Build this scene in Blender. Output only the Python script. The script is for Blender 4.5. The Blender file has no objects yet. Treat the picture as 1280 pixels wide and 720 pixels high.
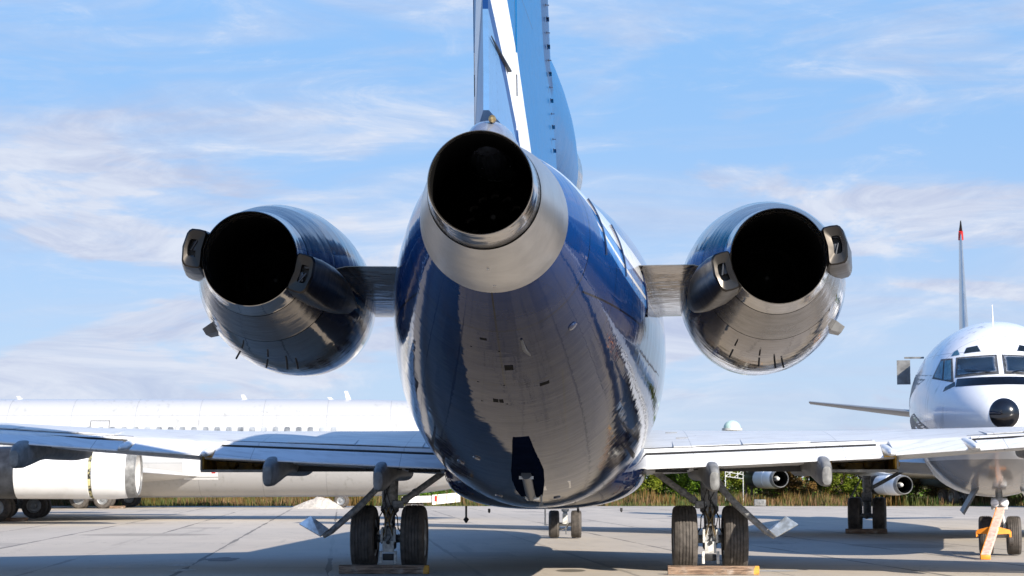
import bpy, bmesh, math, random
from mathutils import Vector, Matrix
from mathutils.bvhtree import BVHTree
R = math.radians
random.seed(11)
S = bpy.context.scene
COL = S.collection

# ------------------------------------------------------------------ camera
YAW, PITCH = 2.43, 5.75
CAM = Vector((0.805, 0.0, 1.58))
cd = bpy.data.cameras.new('camera'); co = bpy.data.objects.new('camera', cd); COL.objects.link(co)
co.location = CAM; co.rotation_euler = (R(90 + PITCH), 0, R(YAW))
cd.sensor_width = 36; cd.lens = 36 * 2400 / 1280; cd.clip_end = 6000; cd.clip_start = 0.1
cd.dof.use_dof = True; cd.dof.focus_distance = 20.0; cd.dof.aperture_fstop = 9.0
S.camera = co
FW = Vector((-math.sin(R(YAW)), math.cos(R(YAW)), 0)); RT = Vector((math.cos(R(YAW)), math.sin(R(YAW)), 0))
def W(X, Z, h=0.0):
    """metres right of / ahead of the place the photographer stood -> world"""
    p = Vector((CAM.x, CAM.y, 0)) + RT * X + FW * Z
    return Vector((p.x, p.y, h))

# ------------------------------------------------------------------ sun, sky, exposure
TRAVEL = Vector((-1.15, 1.6, -1.0)).normalized()
SUN_STRENGTH, SKY_STRENGTH, EXPOSURE = 5.0, 0.095, 0.74
sd = bpy.data.lights.new('sun', 'SUN'); so = bpy.data.objects.new('sun', sd); COL.objects.link(so)
sd.energy = SUN_STRENGTH; sd.angle = R(0.5); sd.color = (1.0, 0.91, 0.79)
so.rotation_euler = TRAVEL.to_track_quat('-Z', 'Y').to_euler(); so.location = (10, -20, 40)
sun_dir = -TRAVEL
SUN_EL = math.asin(sun_dir.z); SUN_AZ = math.atan2(sun_dir.x, sun_dir.y)
S.view_settings.view_transform = 'Standard'; S.view_settings.look = 'None'
S.view_settings.exposure = EXPOSURE; S.view_settings.gamma = 1.0; S.view_settings.use_curve_mapping = False
S.cycles.max_bounces = 7; S.cycles.glossy_bounces = 5; S.cycles.diffuse_bounces = 4
S.cycles.sample_clamp_indirect = 6

# ------------------------------------------------------------------ node helper
class V:
    """a value in a node tree, with arithmetic"""
    def __init__(s, t, o): s.t, s.o = t, o
    def _m(s, op, *a):
        n = s.t.nodes.new('ShaderNodeMath'); n.operation = op
        for i, x in enumerate((s,) + a):
            if isinstance(x, V): s.t.links.new(x.o, n.inputs[i])
            else: n.inputs[i].default_value = x
        return V(s.t, n.outputs[0])
    def __add__(s, b): return s._m('ADD', b)
    def __sub__(s, b): return s._m('SUBTRACT', b)
    def __mul__(s, b): return s._m('MULTIPLY', b)
    def __truediv__(s, b): return s._m('DIVIDE', b)
    def lt(s, b): return s._m('LESS_THAN', b)
    def gt(s, b): return s._m('GREATER_THAN', b)
    def abs(s): return s._m('ABSOLUTE')
    def exp(s): return s._m('EXPONENT')
    def mx(s, b): return s._m('MAXIMUM', b)
    def mn(s, b): return s._m('MINIMUM', b)
    def mod(s, b): return s._m('FLOORED_MODULO', b)
    def floor(s): return s._m('FLOOR')
    def smooth(s, a, b):
        n = s.t.nodes.new('ShaderNodeMapRange'); n.interpolation_type = 'SMOOTHSTEP'
        s.t.links.new(s.o, n.inputs[0]); n.inputs[1].default_value = a; n.inputs[2].default_value = b
        return V(s.t, n.outputs[0])
def val(t, x):
    n = t.nodes.new('ShaderNodeValue'); n.outputs[0].default_value = x; return V(t, n.outputs[0])
def objco(t, kind='Object'):
    n = t.nodes.new('ShaderNodeTexCoord'); return n.outputs[kind]
def sep(t, vec):
    n = t.nodes.new('ShaderNodeSeparateXYZ'); t.links.new(vec, n.inputs[0]); return [V(t, n.outputs[i]) for i in range(3)]
def comb(t, *a):
    n = t.nodes.new('ShaderNodeCombineXYZ')
    for i, x in enumerate(a):
        if isinstance(x, V): t.links.new(x.o, n.inputs[i])
        else: n.inputs[i].default_value = x
    return n.outputs[0]
def mapping(t, vec, scale=(1, 1, 1), rot=(0, 0, 0), loc=(0, 0, 0)):
    n = t.nodes.new('ShaderNodeMapping'); t.links.new(vec, n.inputs[0])
    n.inputs['Scale'].default_value = scale; n.inputs['Rotation'].default_value = rot; n.inputs['Location'].default_value = loc
    return n.outputs[0]
def noise(t, vec, scale=1.0, detail=3.0, rough=0.5, dist=0.0):
    n = t.nodes.new('ShaderNodeTexNoise'); t.links.new(vec, n.inputs['Vector'])
    n.inputs['Scale'].default_value = scale; n.inputs['Detail'].default_value = detail
    n.inputs['Roughness'].default_value = rough; n.inputs['Distortion'].default_value = dist
    return V(t, n.outputs['Fac'])
def white(t, vec):
    n = t.nodes.new('ShaderNodeTexWhiteNoise'); t.links.new(vec, n.inputs['Vector']); return V(t, n.outputs['Value'])
def mix(t, f, a, b, mode='MIX'):
    n = t.nodes.new('ShaderNodeMix'); n.data_type = 'RGBA'; n.blend_type = mode
    for sock, x in ((n.inputs[0], f), (n.inputs[6], a), (n.inputs[7], b)):
        if isinstance(x, V): t.links.new(x.o, sock)
        elif isinstance(x, (int, float)): sock.default_value = x
        elif isinstance(x, tuple): sock.default_value = (*x[:3], 1)
        else: t.links.new(x, sock)
    return n.outputs[2]
def bump(t, h, strength=1.0, distance=0.01, prev=None):
    n = t.nodes.new('ShaderNodeBump'); t.links.new(h.o, n.inputs['Height'])
    n.inputs['Strength'].default_value = strength; n.inputs['Distance'].default_value = distance
    if prev is not None: t.links.new(prev, n.inputs['Normal'])
    return n.outputs[0]
def mat(name):
    m = bpy.data.materials.new(name); m.use_nodes = True
    t = m.node_tree; p = t.nodes['Principled BSDF']
    return m, t, p
def setp(t, p, **k):
    names = dict(color='Base Color', rough='Roughness', metal='Metallic', coat='Coat Weight', coatr='Coat Roughness', spec='Specular IOR Level', normal='Normal', emit='Emission Color', emits='Emission Strength', trans='Transmission Weight', ior='IOR', alpha='Alpha', sheen='Sheen Weight')
    for kk, x in k.items():
        s = p.inputs[names[kk]]
        if isinstance(x, V): t.links.new(x.o, s)
        elif isinstance(x, (int, float)): s.default_value = x
        elif isinstance(x, tuple): s.default_value = (*x, 1)
        else: t.links.new(x, s)

# ------------------------------------------------------------------ sky
w = bpy.data.worlds.new('World'); S.world = w; w.use_nodes = True
t = w.node_tree; bg = t.nodes['Background']
sk = t.nodes.new('ShaderNodeTexSky'); sk.sky_type = 'NISHITA'; sk.sun_disc = False
sk.sun_elevation = SUN_EL; sk.sun_rotation = SUN_AZ; sk.altitude = 100; sk.air_density = 1.0; sk.dust_density = 0.6; sk.ozone_density = 1.6
g = objco(t, 'Generated')
gx, gy, gz = sep(t, g)
# thin cirrus: noise stretched along slightly climbing streaks
v1 = mapping(t, g, scale=(3.2, 3.2, 17), rot=(0.0, R(12), 0.0))
n1 = noise(t, v1, 1.5, 9, 0.60, 0.8)
v2 = mapping(t, g, scale=(6, 6, 22), rot=(0, R(-7), 0), loc=(3, 1, 2))
n2 = noise(t, v2, 1.1, 6, 0.55, 0.4)
v3 = mapping(t, g, scale=(9, 9, 36), rot=(0, R(14), 0), loc=(7, 5, 1))
n3 = noise(t, v3, 1.0, 10, 0.68, 1.2)
cir = n1.smooth(0.40, 0.72) * 0.62 + n3.smooth(0.50, 0.78) * 0.45
low = (gz * -1.0 + 0.24).smooth(0.0, 0.14)
puff = n2.smooth(0.48, 0.57) * low * 0.8
hi = (gz * -1.0 + 0.6).smooth(0.0, 0.35)
f = ((cir + puff) * (hi * 0.75 + 0.25)).mn(0.92)
base = mix(t, 1.0, sk.outputs[0], (0.64, 1.12, 1.62), 'MULTIPLY')
grad = mix(t, gz.smooth(-0.02, 0.25), (3.6, 4.25, 5.4), (1.85, 3.4, 5.7))
base = mix(t, (gz * -1.0 + 0.55).smooth(0.0, 0.35) * 0.92, base, grad)
cl = mix(t, n3.smooth(0.3, 0.7), (3.3, 3.7, 4.9), (4.9, 5.2, 5.9))
colr = mix(t, f, base, cl)
t.links.new(colr, bg.inputs[0]); bg.inputs[1].default_value = SKY_STRENGTH

# ------------------------------------------------------------------ object helpers
def tag(o, label=None, cat=None, group=None, kind=None):
    for k, x in (('label', label), ('category', cat), ('group', group), ('kind', kind)):
        if x: o[k] = x
    return o
def thing(name, label, cat, loc=(0, 0, 0), rz=0.0, group=None):
    o = bpy.data.objects.new(name, None); COL.objects.link(o)
    o.location = loc; o.rotation_euler = (0, 0, rz); o.empty_display_size = 0.2
    return tag(o, label, cat, group)
def rootmat(o):
    m = Matrix.LocRotScale(o.location, o.rotation_euler, None)
    return rootmat(o.parent) @ m if o.parent else m
def obj(name, bm, m, parent=None, world=True, smooth=True, ang=32, base=None):
    """bm in world coordinates (world=True) or already in the parent's frame"""
    if parent is not None and world: bm.transform(rootmat(parent).inverted())
    me = bpy.data.meshes.new(name)
    bmesh.ops.recalc_face_normals(bm, faces=bm.faces)
    bm.to_mesh(me); bm.free()
    if smooth:
        me.shade_smooth(); me.set_sharp_from_angle(angle=R(ang))
    for mm in (m if isinstance(m, (list, tuple)) else [m]): me.materials.append(mm)
    o = bpy.data.objects.new(name, me); COL.objects.link(o)
    if parent is not None: o.parent = parent
    if base is not None:
        me.transform(Matrix.Translation(-Vector(base))); o.location = base
    return o
def copy_tree(o, parent=None):
    c = o.copy(); COL.objects.link(c); c.parent = parent
    for ch in [x for x in bpy.data.objects if x.parent == o]: copy_tree(ch, c)
    return c
def B(): return bmesh.new()
def loft(bm, rings, cap0=True, cap1=True, closed=True, mi=0):
    vs = [[bm.verts.new(p) for p in r] for r in rings]
    n = len(rings[0])
    for a, b in zip(vs, vs[1:]):
        for i in range(n if closed else n - 1):
            j = (i + 1) % n
            try: bm.faces.new((a[i], a[j], b[j], b[i])).material_index = mi
            except ValueError: pass
    if cap0: bm.faces.new(vs[0][::-1]).material_index = mi
    if cap1: bm.faces.new(vs[-1]).material_index = mi
    return vs
def ring(c, u, v, ru, rv, n=32, p=2.0):
    out = []
    for i in range(n):
        a = 2 * math.pi * i / n; ca, sa = math.cos(a), math.sin(a)
        x = math.copysign(abs(ca) ** (2 / p), ca); y = math.copysign(abs(sa) ** (2 / p), sa)
        out.append(Vector(c) + Vector(u) * ru * x + Vector(v) * rv * y)
    return out
def frame(d):
    d = Vector(d).normalized()
    u = d.cross(Vector((0, 0, 1)))
    if u.length < 1e-3: u = Vector((1, 0, 0))
    u.normalize(); v = u.cross(d).normalized()
    return d, u, v
def revolve(bm, c, d, prof, n=32, cap0=False, cap1=False, mi=0):
    """prof: (distance along d, radius)"""
    d, u, v = frame(d)
    return loft(bm, [ring(Vector(c) + d * s, u, v, r, r, n) for s, r in prof], cap0, cap1, mi=mi)
def tube(bm, a, b, r0, r1=None, n=14):
    a, b = Vector(a), Vector(b); r1 = r0 if r1 is None else r1
    d, u, v = frame(b - a)
    loft(bm, [ring(a, u, v, r0, r0, n), ring(b, u, v, r1, r1, n)])
def polytube(bm, pts, r, n=8):
    pts = [Vector(p) for p in pts]; rings = []
    for i, p in enumerate(pts):
        d = (pts[min(i + 1, len(pts) - 1)] - pts[max(i - 1, 0)])
        _, u, v = frame(d); rr = r[i] if isinstance(r, (list, tuple)) else r
        rings.append(ring(p, u, v, rr, rr, n))
    loft(bm, rings)
def box(bm, c, s, rot=None, bev=0.0, mi=0):
    r = bmesh.ops.create_cube(bm, size=1.0)
    vs = r['verts']
    for v_ in vs: v_.co = Vector((v_.co.x * s[0], v_.co.y * s[1], v_.co.z * s[2]))
    fs = list({f_ for v_ in vs for f_ in v_.link_faces})
    if bev > 0:
        es = list({e for v_ in vs for e in v_.link_edges})
        rr = bmesh.ops.bevel(bm, geom=es + vs, offset=bev, segments=2, affect='EDGES', profile=0.6)
        vs = list({v_ for f_ in rr['faces'] for v_ in f_.verts} | {v_ for v_ in vs if v_.is_valid})
    for v_ in vs:
        if rot is not None: v_.co = rot @ v_.co
        v_.co += Vector(c)
    if mi:
        for v_ in vs:
            for f_ in v_.link_faces: f_.material_index = mi
def hexa(bm, p):
    """p: 8 corners, 0-3 one face, 4-7 opposite"""
    v = [bm.verts.new(q) for q in p]
    for f_ in ((0, 1, 2, 3), (7, 6, 5, 4), (0, 4, 5, 1), (1, 5, 6, 2), (2, 6, 7, 3), (3, 7, 4, 0)): bm.faces.new([v[i] for i in f_])
def plate(bm, pts, off):
    off = Vector(off); pts = [Vector(p) for p in pts]
    loft(bm, [pts, [p + off for p in pts]])

# ------------------------------------------------------------------ materials
def simple(name, color, rough=0.5, metal=0.0, var=0.12, vs=6.0, coat=0.0, spec=0.5, bmp=0.0):
    m, t, p = mat(name); c = objco(t)
    n = noise(t, c, vs, 5, 0.6)
    dark = tuple(x * (1 - var * 2) for x in color); lite = tuple(min(1, x * (1 + var)) for x in color)
    setp(t, p, color=mix(t, n.smooth(0.3, 0.7), dark, lite), rough=(n * 0.18 + (rough - 0.09)), metal=metal, coat=coat, spec=spec)
    if bmp: setp(t, p, normal=bump(t, noise(t, c, vs * 4, 4), 0.6, bmp))
    return m
M = {}
M['dark'] = simple('matt_black', (0.004, 0.004, 0.004), 0.9, spec=0.1)  # matt black for pipe bores, vent slots and small inlets
M['rubber'] = simple('tyre_rubber', (0.085, 0.074, 0.066), 0.72, var=0.22, vs=9, bmp=0.002)
M['hub'] = simple('wheel_hub', (0.34, 0.35, 0.36), 0.42, 0.5)
M['gear'] = simple('gear_grey_paint', (0.24, 0.245, 0.25), 0.40, 0.0, var=0.25, vs=14)
M['gearlight'] = simple('gear_white_paint', (0.6, 0.6, 0.58), 0.4, 0.0, var=0.2, vs=14)
M['steel'] = simple('bright_steel', (0.62, 0.61, 0.59), 0.22, 1.0)
M['hose'] = simple('black_hose', (0.015, 0.015, 0.016), 0.5)
M['bronze'] = simple('brass_fitting', (0.45, 0.33, 0.16), 0.35, 0.9)
M['navy'] = simple('navy_paint', (0.006, 0.012, 0.04), 0.12, coat=1.0)
M['mattnavy'] = simple('matt_navy_paint', (0.002, 0.004, 0.012), 0.95, spec=0.0)
M['greypaint'] = simple('grey_aluminium_paint', (0.19, 0.19, 0.185), 0.45, 0.1, var=0.2)
M['redpaint'] = simple('red_paint', (0.5, 0.02, 0.02), 0.4)
M['orange'] = simple('orange_paint', (0.85, 0.28, 0.02), 0.45, var=0.1)
M['palepaint'] = simple('faded_pink_paint', (0.72, 0.52, 0.44), 0.55, var=0.15, vs=12)
M['primer'] = simple('yellow_green_primer', (0.42, 0.25, 0.035), 0.5, var=0.35, vs=3)
M['glassdark'] = simple('cockpit_glass', (0.03, 0.045, 0.055), 0.06, coat=1.0, var=0.3, vs=2)
M['glassblue'] = simple('side_window_glass', (0.10, 0.26, 0.38), 0.08, coat=1.0)
M['windowgrey'] = simple('cabin_window_grey', (0.27, 0.29, 0.31), 0.2, var=.4, vs=1.1)
M['blackgloss'] = simple('black_gloss_paint', (0.006, 0.006, 0.008), 0.16, coat=0.6)
M['alu'] = simple('aluminium_skin', (0.50, 0.50, 0.50), 0.30, 0.85, var=0.08, vs=1.2)
M['darkmetal'] = simple('dark_burnt_metal', (0.05, 0.055, 0.065), 0.4, 0.5, var=0.3, vs=1.5)
M['doorplate'] = simple('polished_door_skin', (0.62, 0.70, 0.80), 0.10, 0.7, var=0.2, vs=7)
M['lens'] = simple('landing_light_lens', (0.85, 0.87, 0.9), 0.1, 0.3, var=0.03)

# polished engine cowl
def metal_mat(name, color, rough, aniso_axis=None, dirt=0.25, seams=(), y0=0.0, wob=0.0):
    m, t, p = mat(name); c = objco(t); x, y, z = sep(t, c)
    st = noise(t, mapping(t, c, scale=(2.2, 14, 2.2)), 2.0, 6, 0.62)
    blot = noise(t, c, 1.7, 6, 0.62, 0.8)
    col = mix(t, blot.smooth(0.38, 0.75) * dirt, color, tuple(q * 0.45 for q in color))
    col = mix(t, st.smooth(0.55, 0.8) * 0.15, col, tuple(q * 0.7 for q in color))
    fine = noise(t, mapping(t, c, scale=(26, 3, 26)), 3.0, 5, 0.7)
    col = mix(t, fine.smooth(0.62, 0.85) * 0.25, col, tuple(q * 0.55 for q in color))
    rr = blot * 0.22 + st * 0.04 + (rough - 0.14)
    for ys in seams:
        ln = (y - (ys - y0)).abs().lt(0.007)
        col = mix(t, ln, col, (0.02, 0.02, 0.02))
    nrm = bump(t, noise(t, mapping(t, c, scale=(3, 6, 3)), 1.0, 2, 0.5), 1.0, wob) if wob else None
    setp(t, p, color=col, metal=0.95, rough=rr)
    if nrm is not None: setp(t, p, normal=nrm)
    return m
M['cone'] = metal_mat('brushed_cone', (0.56, 0.54, 0.51), 0.36, dirt=0.4, wob=0.006)
M['lip'] = metal_mat('nozzle_lip', (0.46, 0.43, 0.39), 0.12, dirt=0.35, wob=0.01)
M['cowl'] = metal_mat('polished_cowl', (0.25, 0.225, 0.205), 0.09, dirt=0.30, wob=0.006)
M['sleeve'] = metal_mat('reverser_sleeve', (0.27, 0.25, 0.23), 0.26, dirt=0.45, wob=0.012)
M['fairing'] = metal_mat('reverser_fairing_metal', (0.060, 0.054, 0.048), 0.34, dirt=0.5, wob=0.008)
M['stub'] = metal_mat('pylon_skin', (0.42, 0.39, 0.36), 0.18, dirt=0.3, wob=0.012)

# hero livery: blue with a white cheat stripe, glossy, seams, rivets and slight panel wobble
HY = 34.6
m, t, p = mat('blue_livery'); M['livery'] = m
c = objco(t); x, y, z = sep(t, c)          # the livery part origins are the airliner's own base
Y = y + HY
e = ((Y - 15.6) * (-1 / 1.6)).exp()
hc = e * 0.8 + 3.85; hb = e * 0.12 + 0.13
dh = z - hc
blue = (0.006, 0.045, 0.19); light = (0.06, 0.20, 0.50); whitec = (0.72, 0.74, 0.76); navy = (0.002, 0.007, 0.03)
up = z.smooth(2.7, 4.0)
col = mix(t, up, navy, blue)  # belly shade painted in: the blue darkens to navy lower down
lb = dh.lt(-0.19) * dh.gt(-0.42) * Y.gt(17.0)
col = mix(t, lb, col, light)
thin = (dh + 0.31).abs().lt(0.02) * Y.gt(17.0)
col = mix(t, thin, col, whitec)
col = mix(t, dh.abs().lt(hb), col, whitec)
# seams round the body and along it
def seam_y(col, ys, wd=0.010):
    return mix(t, (Y - ys).abs().lt(wd), col, (0.004, 0.005, 0.008))
ax = x.abs()
for ys in (16.4, 17.9, 19.3, 21.4, 23.6, 26.0): col = seam_y(col, ys)
rv = (((Y * 16).mod(1.0) - 0.5).abs().lt(0.10)) * ((z * 1.3 + ax * 0.6).mod(0.55).lt(0.012))
col = mix(t, rv * 0.6, col, (0.004, 0.005, 0.008))
below = z.lt(3.7)
col = mix(t, (x + 0.02).abs().lt(0.007) * below * Y.lt(17.9), col, (0.003, 0.003, 0.004))
col = mix(t, (x - 0.52).abs().lt(0.006) * below * Y.gt(17.9) * Y.lt(22.6), col, (0.003, 0.003, 0.004))
col = mix(t, (x + 0.7).abs().lt(0.005) * below * Y.gt(19.3) * Y.lt(24), col, (0.003, 0.003, 0.004))
col = mix(t, (z - 3.22).abs().lt(0.008) * Y.gt(16.6), col, (0.002, 0.003, 0.008))
grime = noise(t, mapping(t, c, scale=(1.2, 0.5, 1.2)), 2.0, 7, 0.65).smooth(0.45, 0.8)
col = mix(t, grime * 0.22, col, (0.05, 0.045, 0.04))
wb = noise(t, mapping(t, c, scale=(1.3, 3.2, 1.3)), 1.3, 3, 0.5)
wb2 = noise(t, mapping(t, c, scale=(2.5, 26, 2.5)), 1.0, 2, 0.5)
nb = bump(t, wb * 0.0040 + wb2 * 0.00001, 1.0, 1.0)
strk = noise(t, mapping(t, c, scale=(9, 0.4, 5)), 1.0, 6, 0.65).smooth(0.52, 0.75) * (z * -1.0 + 3.9).smooth(0.0, 0.8)
smud = noise(t, mapping(t, c, scale=(1.6, 1.1, 1.6)), 1.5, 6, 0.7).smooth(0.5, 0.7)
col = mix(t, strk * 0.22, col, (0.05, 0.042, 0.035))
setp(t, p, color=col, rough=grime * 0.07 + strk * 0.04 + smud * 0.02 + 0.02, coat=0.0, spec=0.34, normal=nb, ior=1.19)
t.links.new(nb, p.inputs['Coat Normal'])

# fin / rudder livery (lighter blue)
def fin_mat():
    m, t, p = mat('fin_blue'); c = objco(t); x, y, z = sep(t, c); Y = y + HY
    e = ((Y - 15.6) * (-1 / 1.15)).exp()
    # on the fin the stripe runs straight up and aft
    yc = (z - 4.55) * -2.1 + 17.45
    d = Y - yc
    col = mix(t, d.gt(-0.0), (0.03, 0.12, 0.30), (0.002, 0.115, 0.32))
    col = mix(t, d.gt(-0.62) * d.lt(0.62), col, (0.74, 0.76, 0.78))
    col = mix(t, d.gt(-0.92) * d.lt(-0.62), col, (0.006, 0.04, 0.16))
    col = mix(t, d.lt(-0.92), col, (0.10, 0.22, 0.42))
    col = mix(t, (Y - (z * -0.35 + 18.3)).abs().lt(0.012), col, (0.01, 0.015, 0.03))
    col = mix(t, (z.mod(1.37) - 0.4).abs().lt(0.006) * Y.lt(18), col, (0.02, 0.05, 0.12))
    rv = ((z * 14).mod(1.0) - 0.5).abs().lt(0.12) * (z * 0.35 + Y).mod(0.95).lt(0.012)
    col = mix(t, rv * 0.7, col, (0.01, 0.03, 0.1))
    wb = noise(t, mapping(t, c, scale=(1, 1.2, 2.5)), 1.6, 3)
    setp(t, p, color=col, rough=0.3, coat=0.0, spec=0.15, normal=bump(t, wb, 1.0, 0.02))
    return m
M['fin'] = fin_mat()
def wing_mat(name, base, rough, metal):
    m, t, p = mat(name); c = objco(t); x, y, z = sep(t, c)
    pan = white(t, comb(t, (x * 0.8).floor(), (y * 0.9).floor(), 0.0))
    n = noise(t, mapping(t, c, scale=(0.7, 3, 1)), 2.2, 7, 0.65, 0.5)
    n2 = noise(t, mapping(t, c, scale=(4, 14, 1)), 1.5, 6, 0.7)
    col = mix(t, pan * 0.25, base, tuple(q * 0.82 for q in base))
    col = mix(t, n.smooth(0.42, 0.75) * 0.6, col, tuple(q * 0.55 for q in base))
    col = mix(t, n2.smooth(0.62, 0.8) * 0.55, col, (0.12, 0.13, 0.11))
    col = mix(t, (x * 0.4).mod(1.0).lt(0.004).mx((y * 0.45).mod(1.0).lt(0.005)) * 0.7, col, tuple(q * 0.3 for q in base))
    setp(t, p, color=col, rough=n * 0.25 + (rough - 0.1), metal=metal, normal=bump(t, n, 0.5, 0.01))
    return m
M['wing'] = wing_mat('wing_skin_grey', (0.60, 0.605, 0.60), 0.30, 0.0)
M['flap'] = wing_mat('flap_skin', (0.74, 0.75, 0.76), 0.32, 0.0)
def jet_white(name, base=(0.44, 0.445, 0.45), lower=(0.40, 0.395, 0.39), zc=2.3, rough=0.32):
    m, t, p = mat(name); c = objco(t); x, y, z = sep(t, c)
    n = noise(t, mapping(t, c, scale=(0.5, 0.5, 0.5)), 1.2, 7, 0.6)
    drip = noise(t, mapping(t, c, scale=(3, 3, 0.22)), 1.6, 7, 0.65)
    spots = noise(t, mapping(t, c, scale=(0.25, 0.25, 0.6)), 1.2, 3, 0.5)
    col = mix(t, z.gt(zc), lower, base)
    col = mix(t, drip.smooth(0.52, 0.72) * spots.smooth(0.44, 0.58) * 0.8, col, (0.28, 0.28, 0.26))
    col = mix(t, n.smooth(0.5, 0.8) * 0.18, col, (0.5, 0.49, 0.46))
    col = mix(t, y.mod(2.6).lt(0.014), col, tuple(q * 0.45 for q in base))
    col = mix(t, (z - 4.25).abs().lt(0.010), col, tuple(q * 0.66 for q in base))
    col = mix(t, (z - 2.32).abs().lt(0.012), col, tuple(q * 0.5 for q in base))
    setp(t, p, color=col, rough=rough, coat=0.35, coatr=0.1)
    return m
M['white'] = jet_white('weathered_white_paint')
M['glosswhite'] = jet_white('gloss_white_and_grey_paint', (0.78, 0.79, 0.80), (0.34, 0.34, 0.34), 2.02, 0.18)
def wood_mat():
    m, t, p = mat('weathered_wood'); c = objco(t)
    n = noise(t, mapping(t, c, scale=(1.5, 22, 30)), 1.5, 7, 0.65, 0.7)
    n2 = noise(t, c, 5, 4)
    col = mix(t, n.smooth(0.3, 0.7), (0.10, 0.06, 0.04), (0.40, 0.28, 0.20))
    col = mix(t, n2.smooth(0.55, 0.75) * 0.5, col, (0.42, 0.38, 0.34))
    x, y, z = sep(t, c)
    col = mix(t, (x + (n2 - 0.5) * 0.12).gt(0.70) * 0.7, col, (0.75, 0.36, 0.03))
    n3_ = noise(t, mapping(t, c, scale=(1, 6, 6)), 3.0, 6, .7)
    col = mix(t, n3_.smooth(0.5, 0.62) * 0.6, col, (0.06, 0.045, 0.035))
    setp(t, p, color=col, rough=0.85, spec=0.2, normal=bump(t, n, 0.9, 0.012))
    return m
M['wood'] = wood_mat()

# ground
m, t, p = mat('apron_concrete'); M['concrete'] = m
c = objco(t, 'Object')
rot = mapping(t, c, rot=(0, 0, R(-7.5)))
x, y, z = sep(t, rot)
px = (x - 0.64) / 2.6; py = (y + 1.2) / 7.4
slab = white(t, comb(t, px.floor(), py.floor(), 0.0))
big = noise(t, mapping(t, c, scale=(0.10, 0.035, 1)), 1.0, 5, 0.6)
mid = noise(t, mapping(t, c, scale=(0.9, 0.5, 1)), 1.0, 7, 0.65, 0.6)
finen = noise(t, c, 30, 6, 0.7)
col = mix(t, big.smooth(0.3, 0.7), (0.40, 0.355, 0.30), (0.52, 0.46, 0.385))
col = mix(t, slab * 0.25, col, (0.36, 0.335, 0.30))
col = mix(t, mid.smooth(0.45, 0.72) * 0.35, col, (0.32, 0.295, 0.265))
col = mix(t, finen.smooth(0.5, 0.8) * 0.25, col, (0.20, 0.19, 0.18))
wig = noise(t, mapping(t, c, scale=(1, 0.6, 1)), 1.2, 6, 0.7) * 0.10
wd = noise(t, mapping(t, c, scale=(0.4, 0.22, 1)), 1.0, 4, 0.6).smooth(0.35, 0.65) * 0.030 + 0.006
jx = ((px + wig * 0.35).mod(1.0) - 0.5).abs() * -1.0 + 0.5
jy = ((py + wig * 0.12).mod(1.0) - 0.5).abs() * -1.0 + 0.5
js = white(t, comb(t, (px + 0.5).floor(), (y * 0.05).floor(), 3.0)).smooth(0.1, 0.6) * 0.8 + 0.2
joint = (jx.lt(wd * 0.75) * js).mx(jy.lt(wd * 0.25) * 0.35)
col = mix(t, joint * 0.75, col, (0.09, 0.085, 0.08))
crack_n = noise(t, mapping(t, c, scale=(0.13, 0.09, 1)), 1.0, 8, 0.62, 0.5)
crack = (crack_n - 0.5).abs().lt(0.0011)
col = mix(t, crack * 0.55, col, (0.12, 0.11, 0.10))
sc1 = noise(t, mapping(t, rot, scale=(1.6, 0.05, 1)), 1.4, 4, 0.6).smooth(0.60, 0.72)
col = mix(t, sc1 * 0.30, col, (0.16, 0.15, 0.14))
ptc = white(t, comb(t, (px * 2.0).floor(), (py * 3.0).floor(), 9.0)).gt(0.94)
col = mix(t, ptc * 0.35, col, (0.22, 0.20, 0.18))
# oil stains (they have a shape of their own)
def stain(col, sx, sy, rx, ry, k=0.8):
    dx = (V(t, xx.o) - sx) / rx; dy = (V(t, yy.o) - sy) / ry
    d = dx * dx + dy * dy + (mid - 0.5) * 1.2
    return mix(t, (d * -1 + 1).smooth(0.0, 0.35) * k, col, (0.06, 0.055, 0.045))
xx, yy, zz = sep(t, c)
col = stain(col, 0.38, 34.5, 0.30, 0.62)
col = stain(col, -3.3, 36.2, 0.8, 0.7, 0.45); col = stain(col, 3.2, 36.6, 0.9, 0.8, 0.45)
col = stain(col, -12.5, 57, 2.2, 1.6, 0.35); col = stain(col, 8.4, 48, 1.4, 1.8, 0.3)
setp(t, p, color=col, rough=0.82, spec=0.3, normal=bump(t, finen - joint * 0.8, 0.35, 0.008))
m, t, p = mat('dry_grass_ground'); M['grassground'] = m
c = objco(t); n = noise(t, c, 0.12, 8, 0.65); n2 = noise(t, c, 1.6, 6, 0.7)
col = mix(t, n.smooth(0.35, 0.65), (0.10, 0.12, 0.035), (0.24, 0.15, 0.07))
col = mix(t, n2.smooth(0.4, 0.7) * 0.5, col, (0.07, 0.085, 0.025))
setp(t, p, color=col, rough=0.95, spec=0.1)

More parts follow.
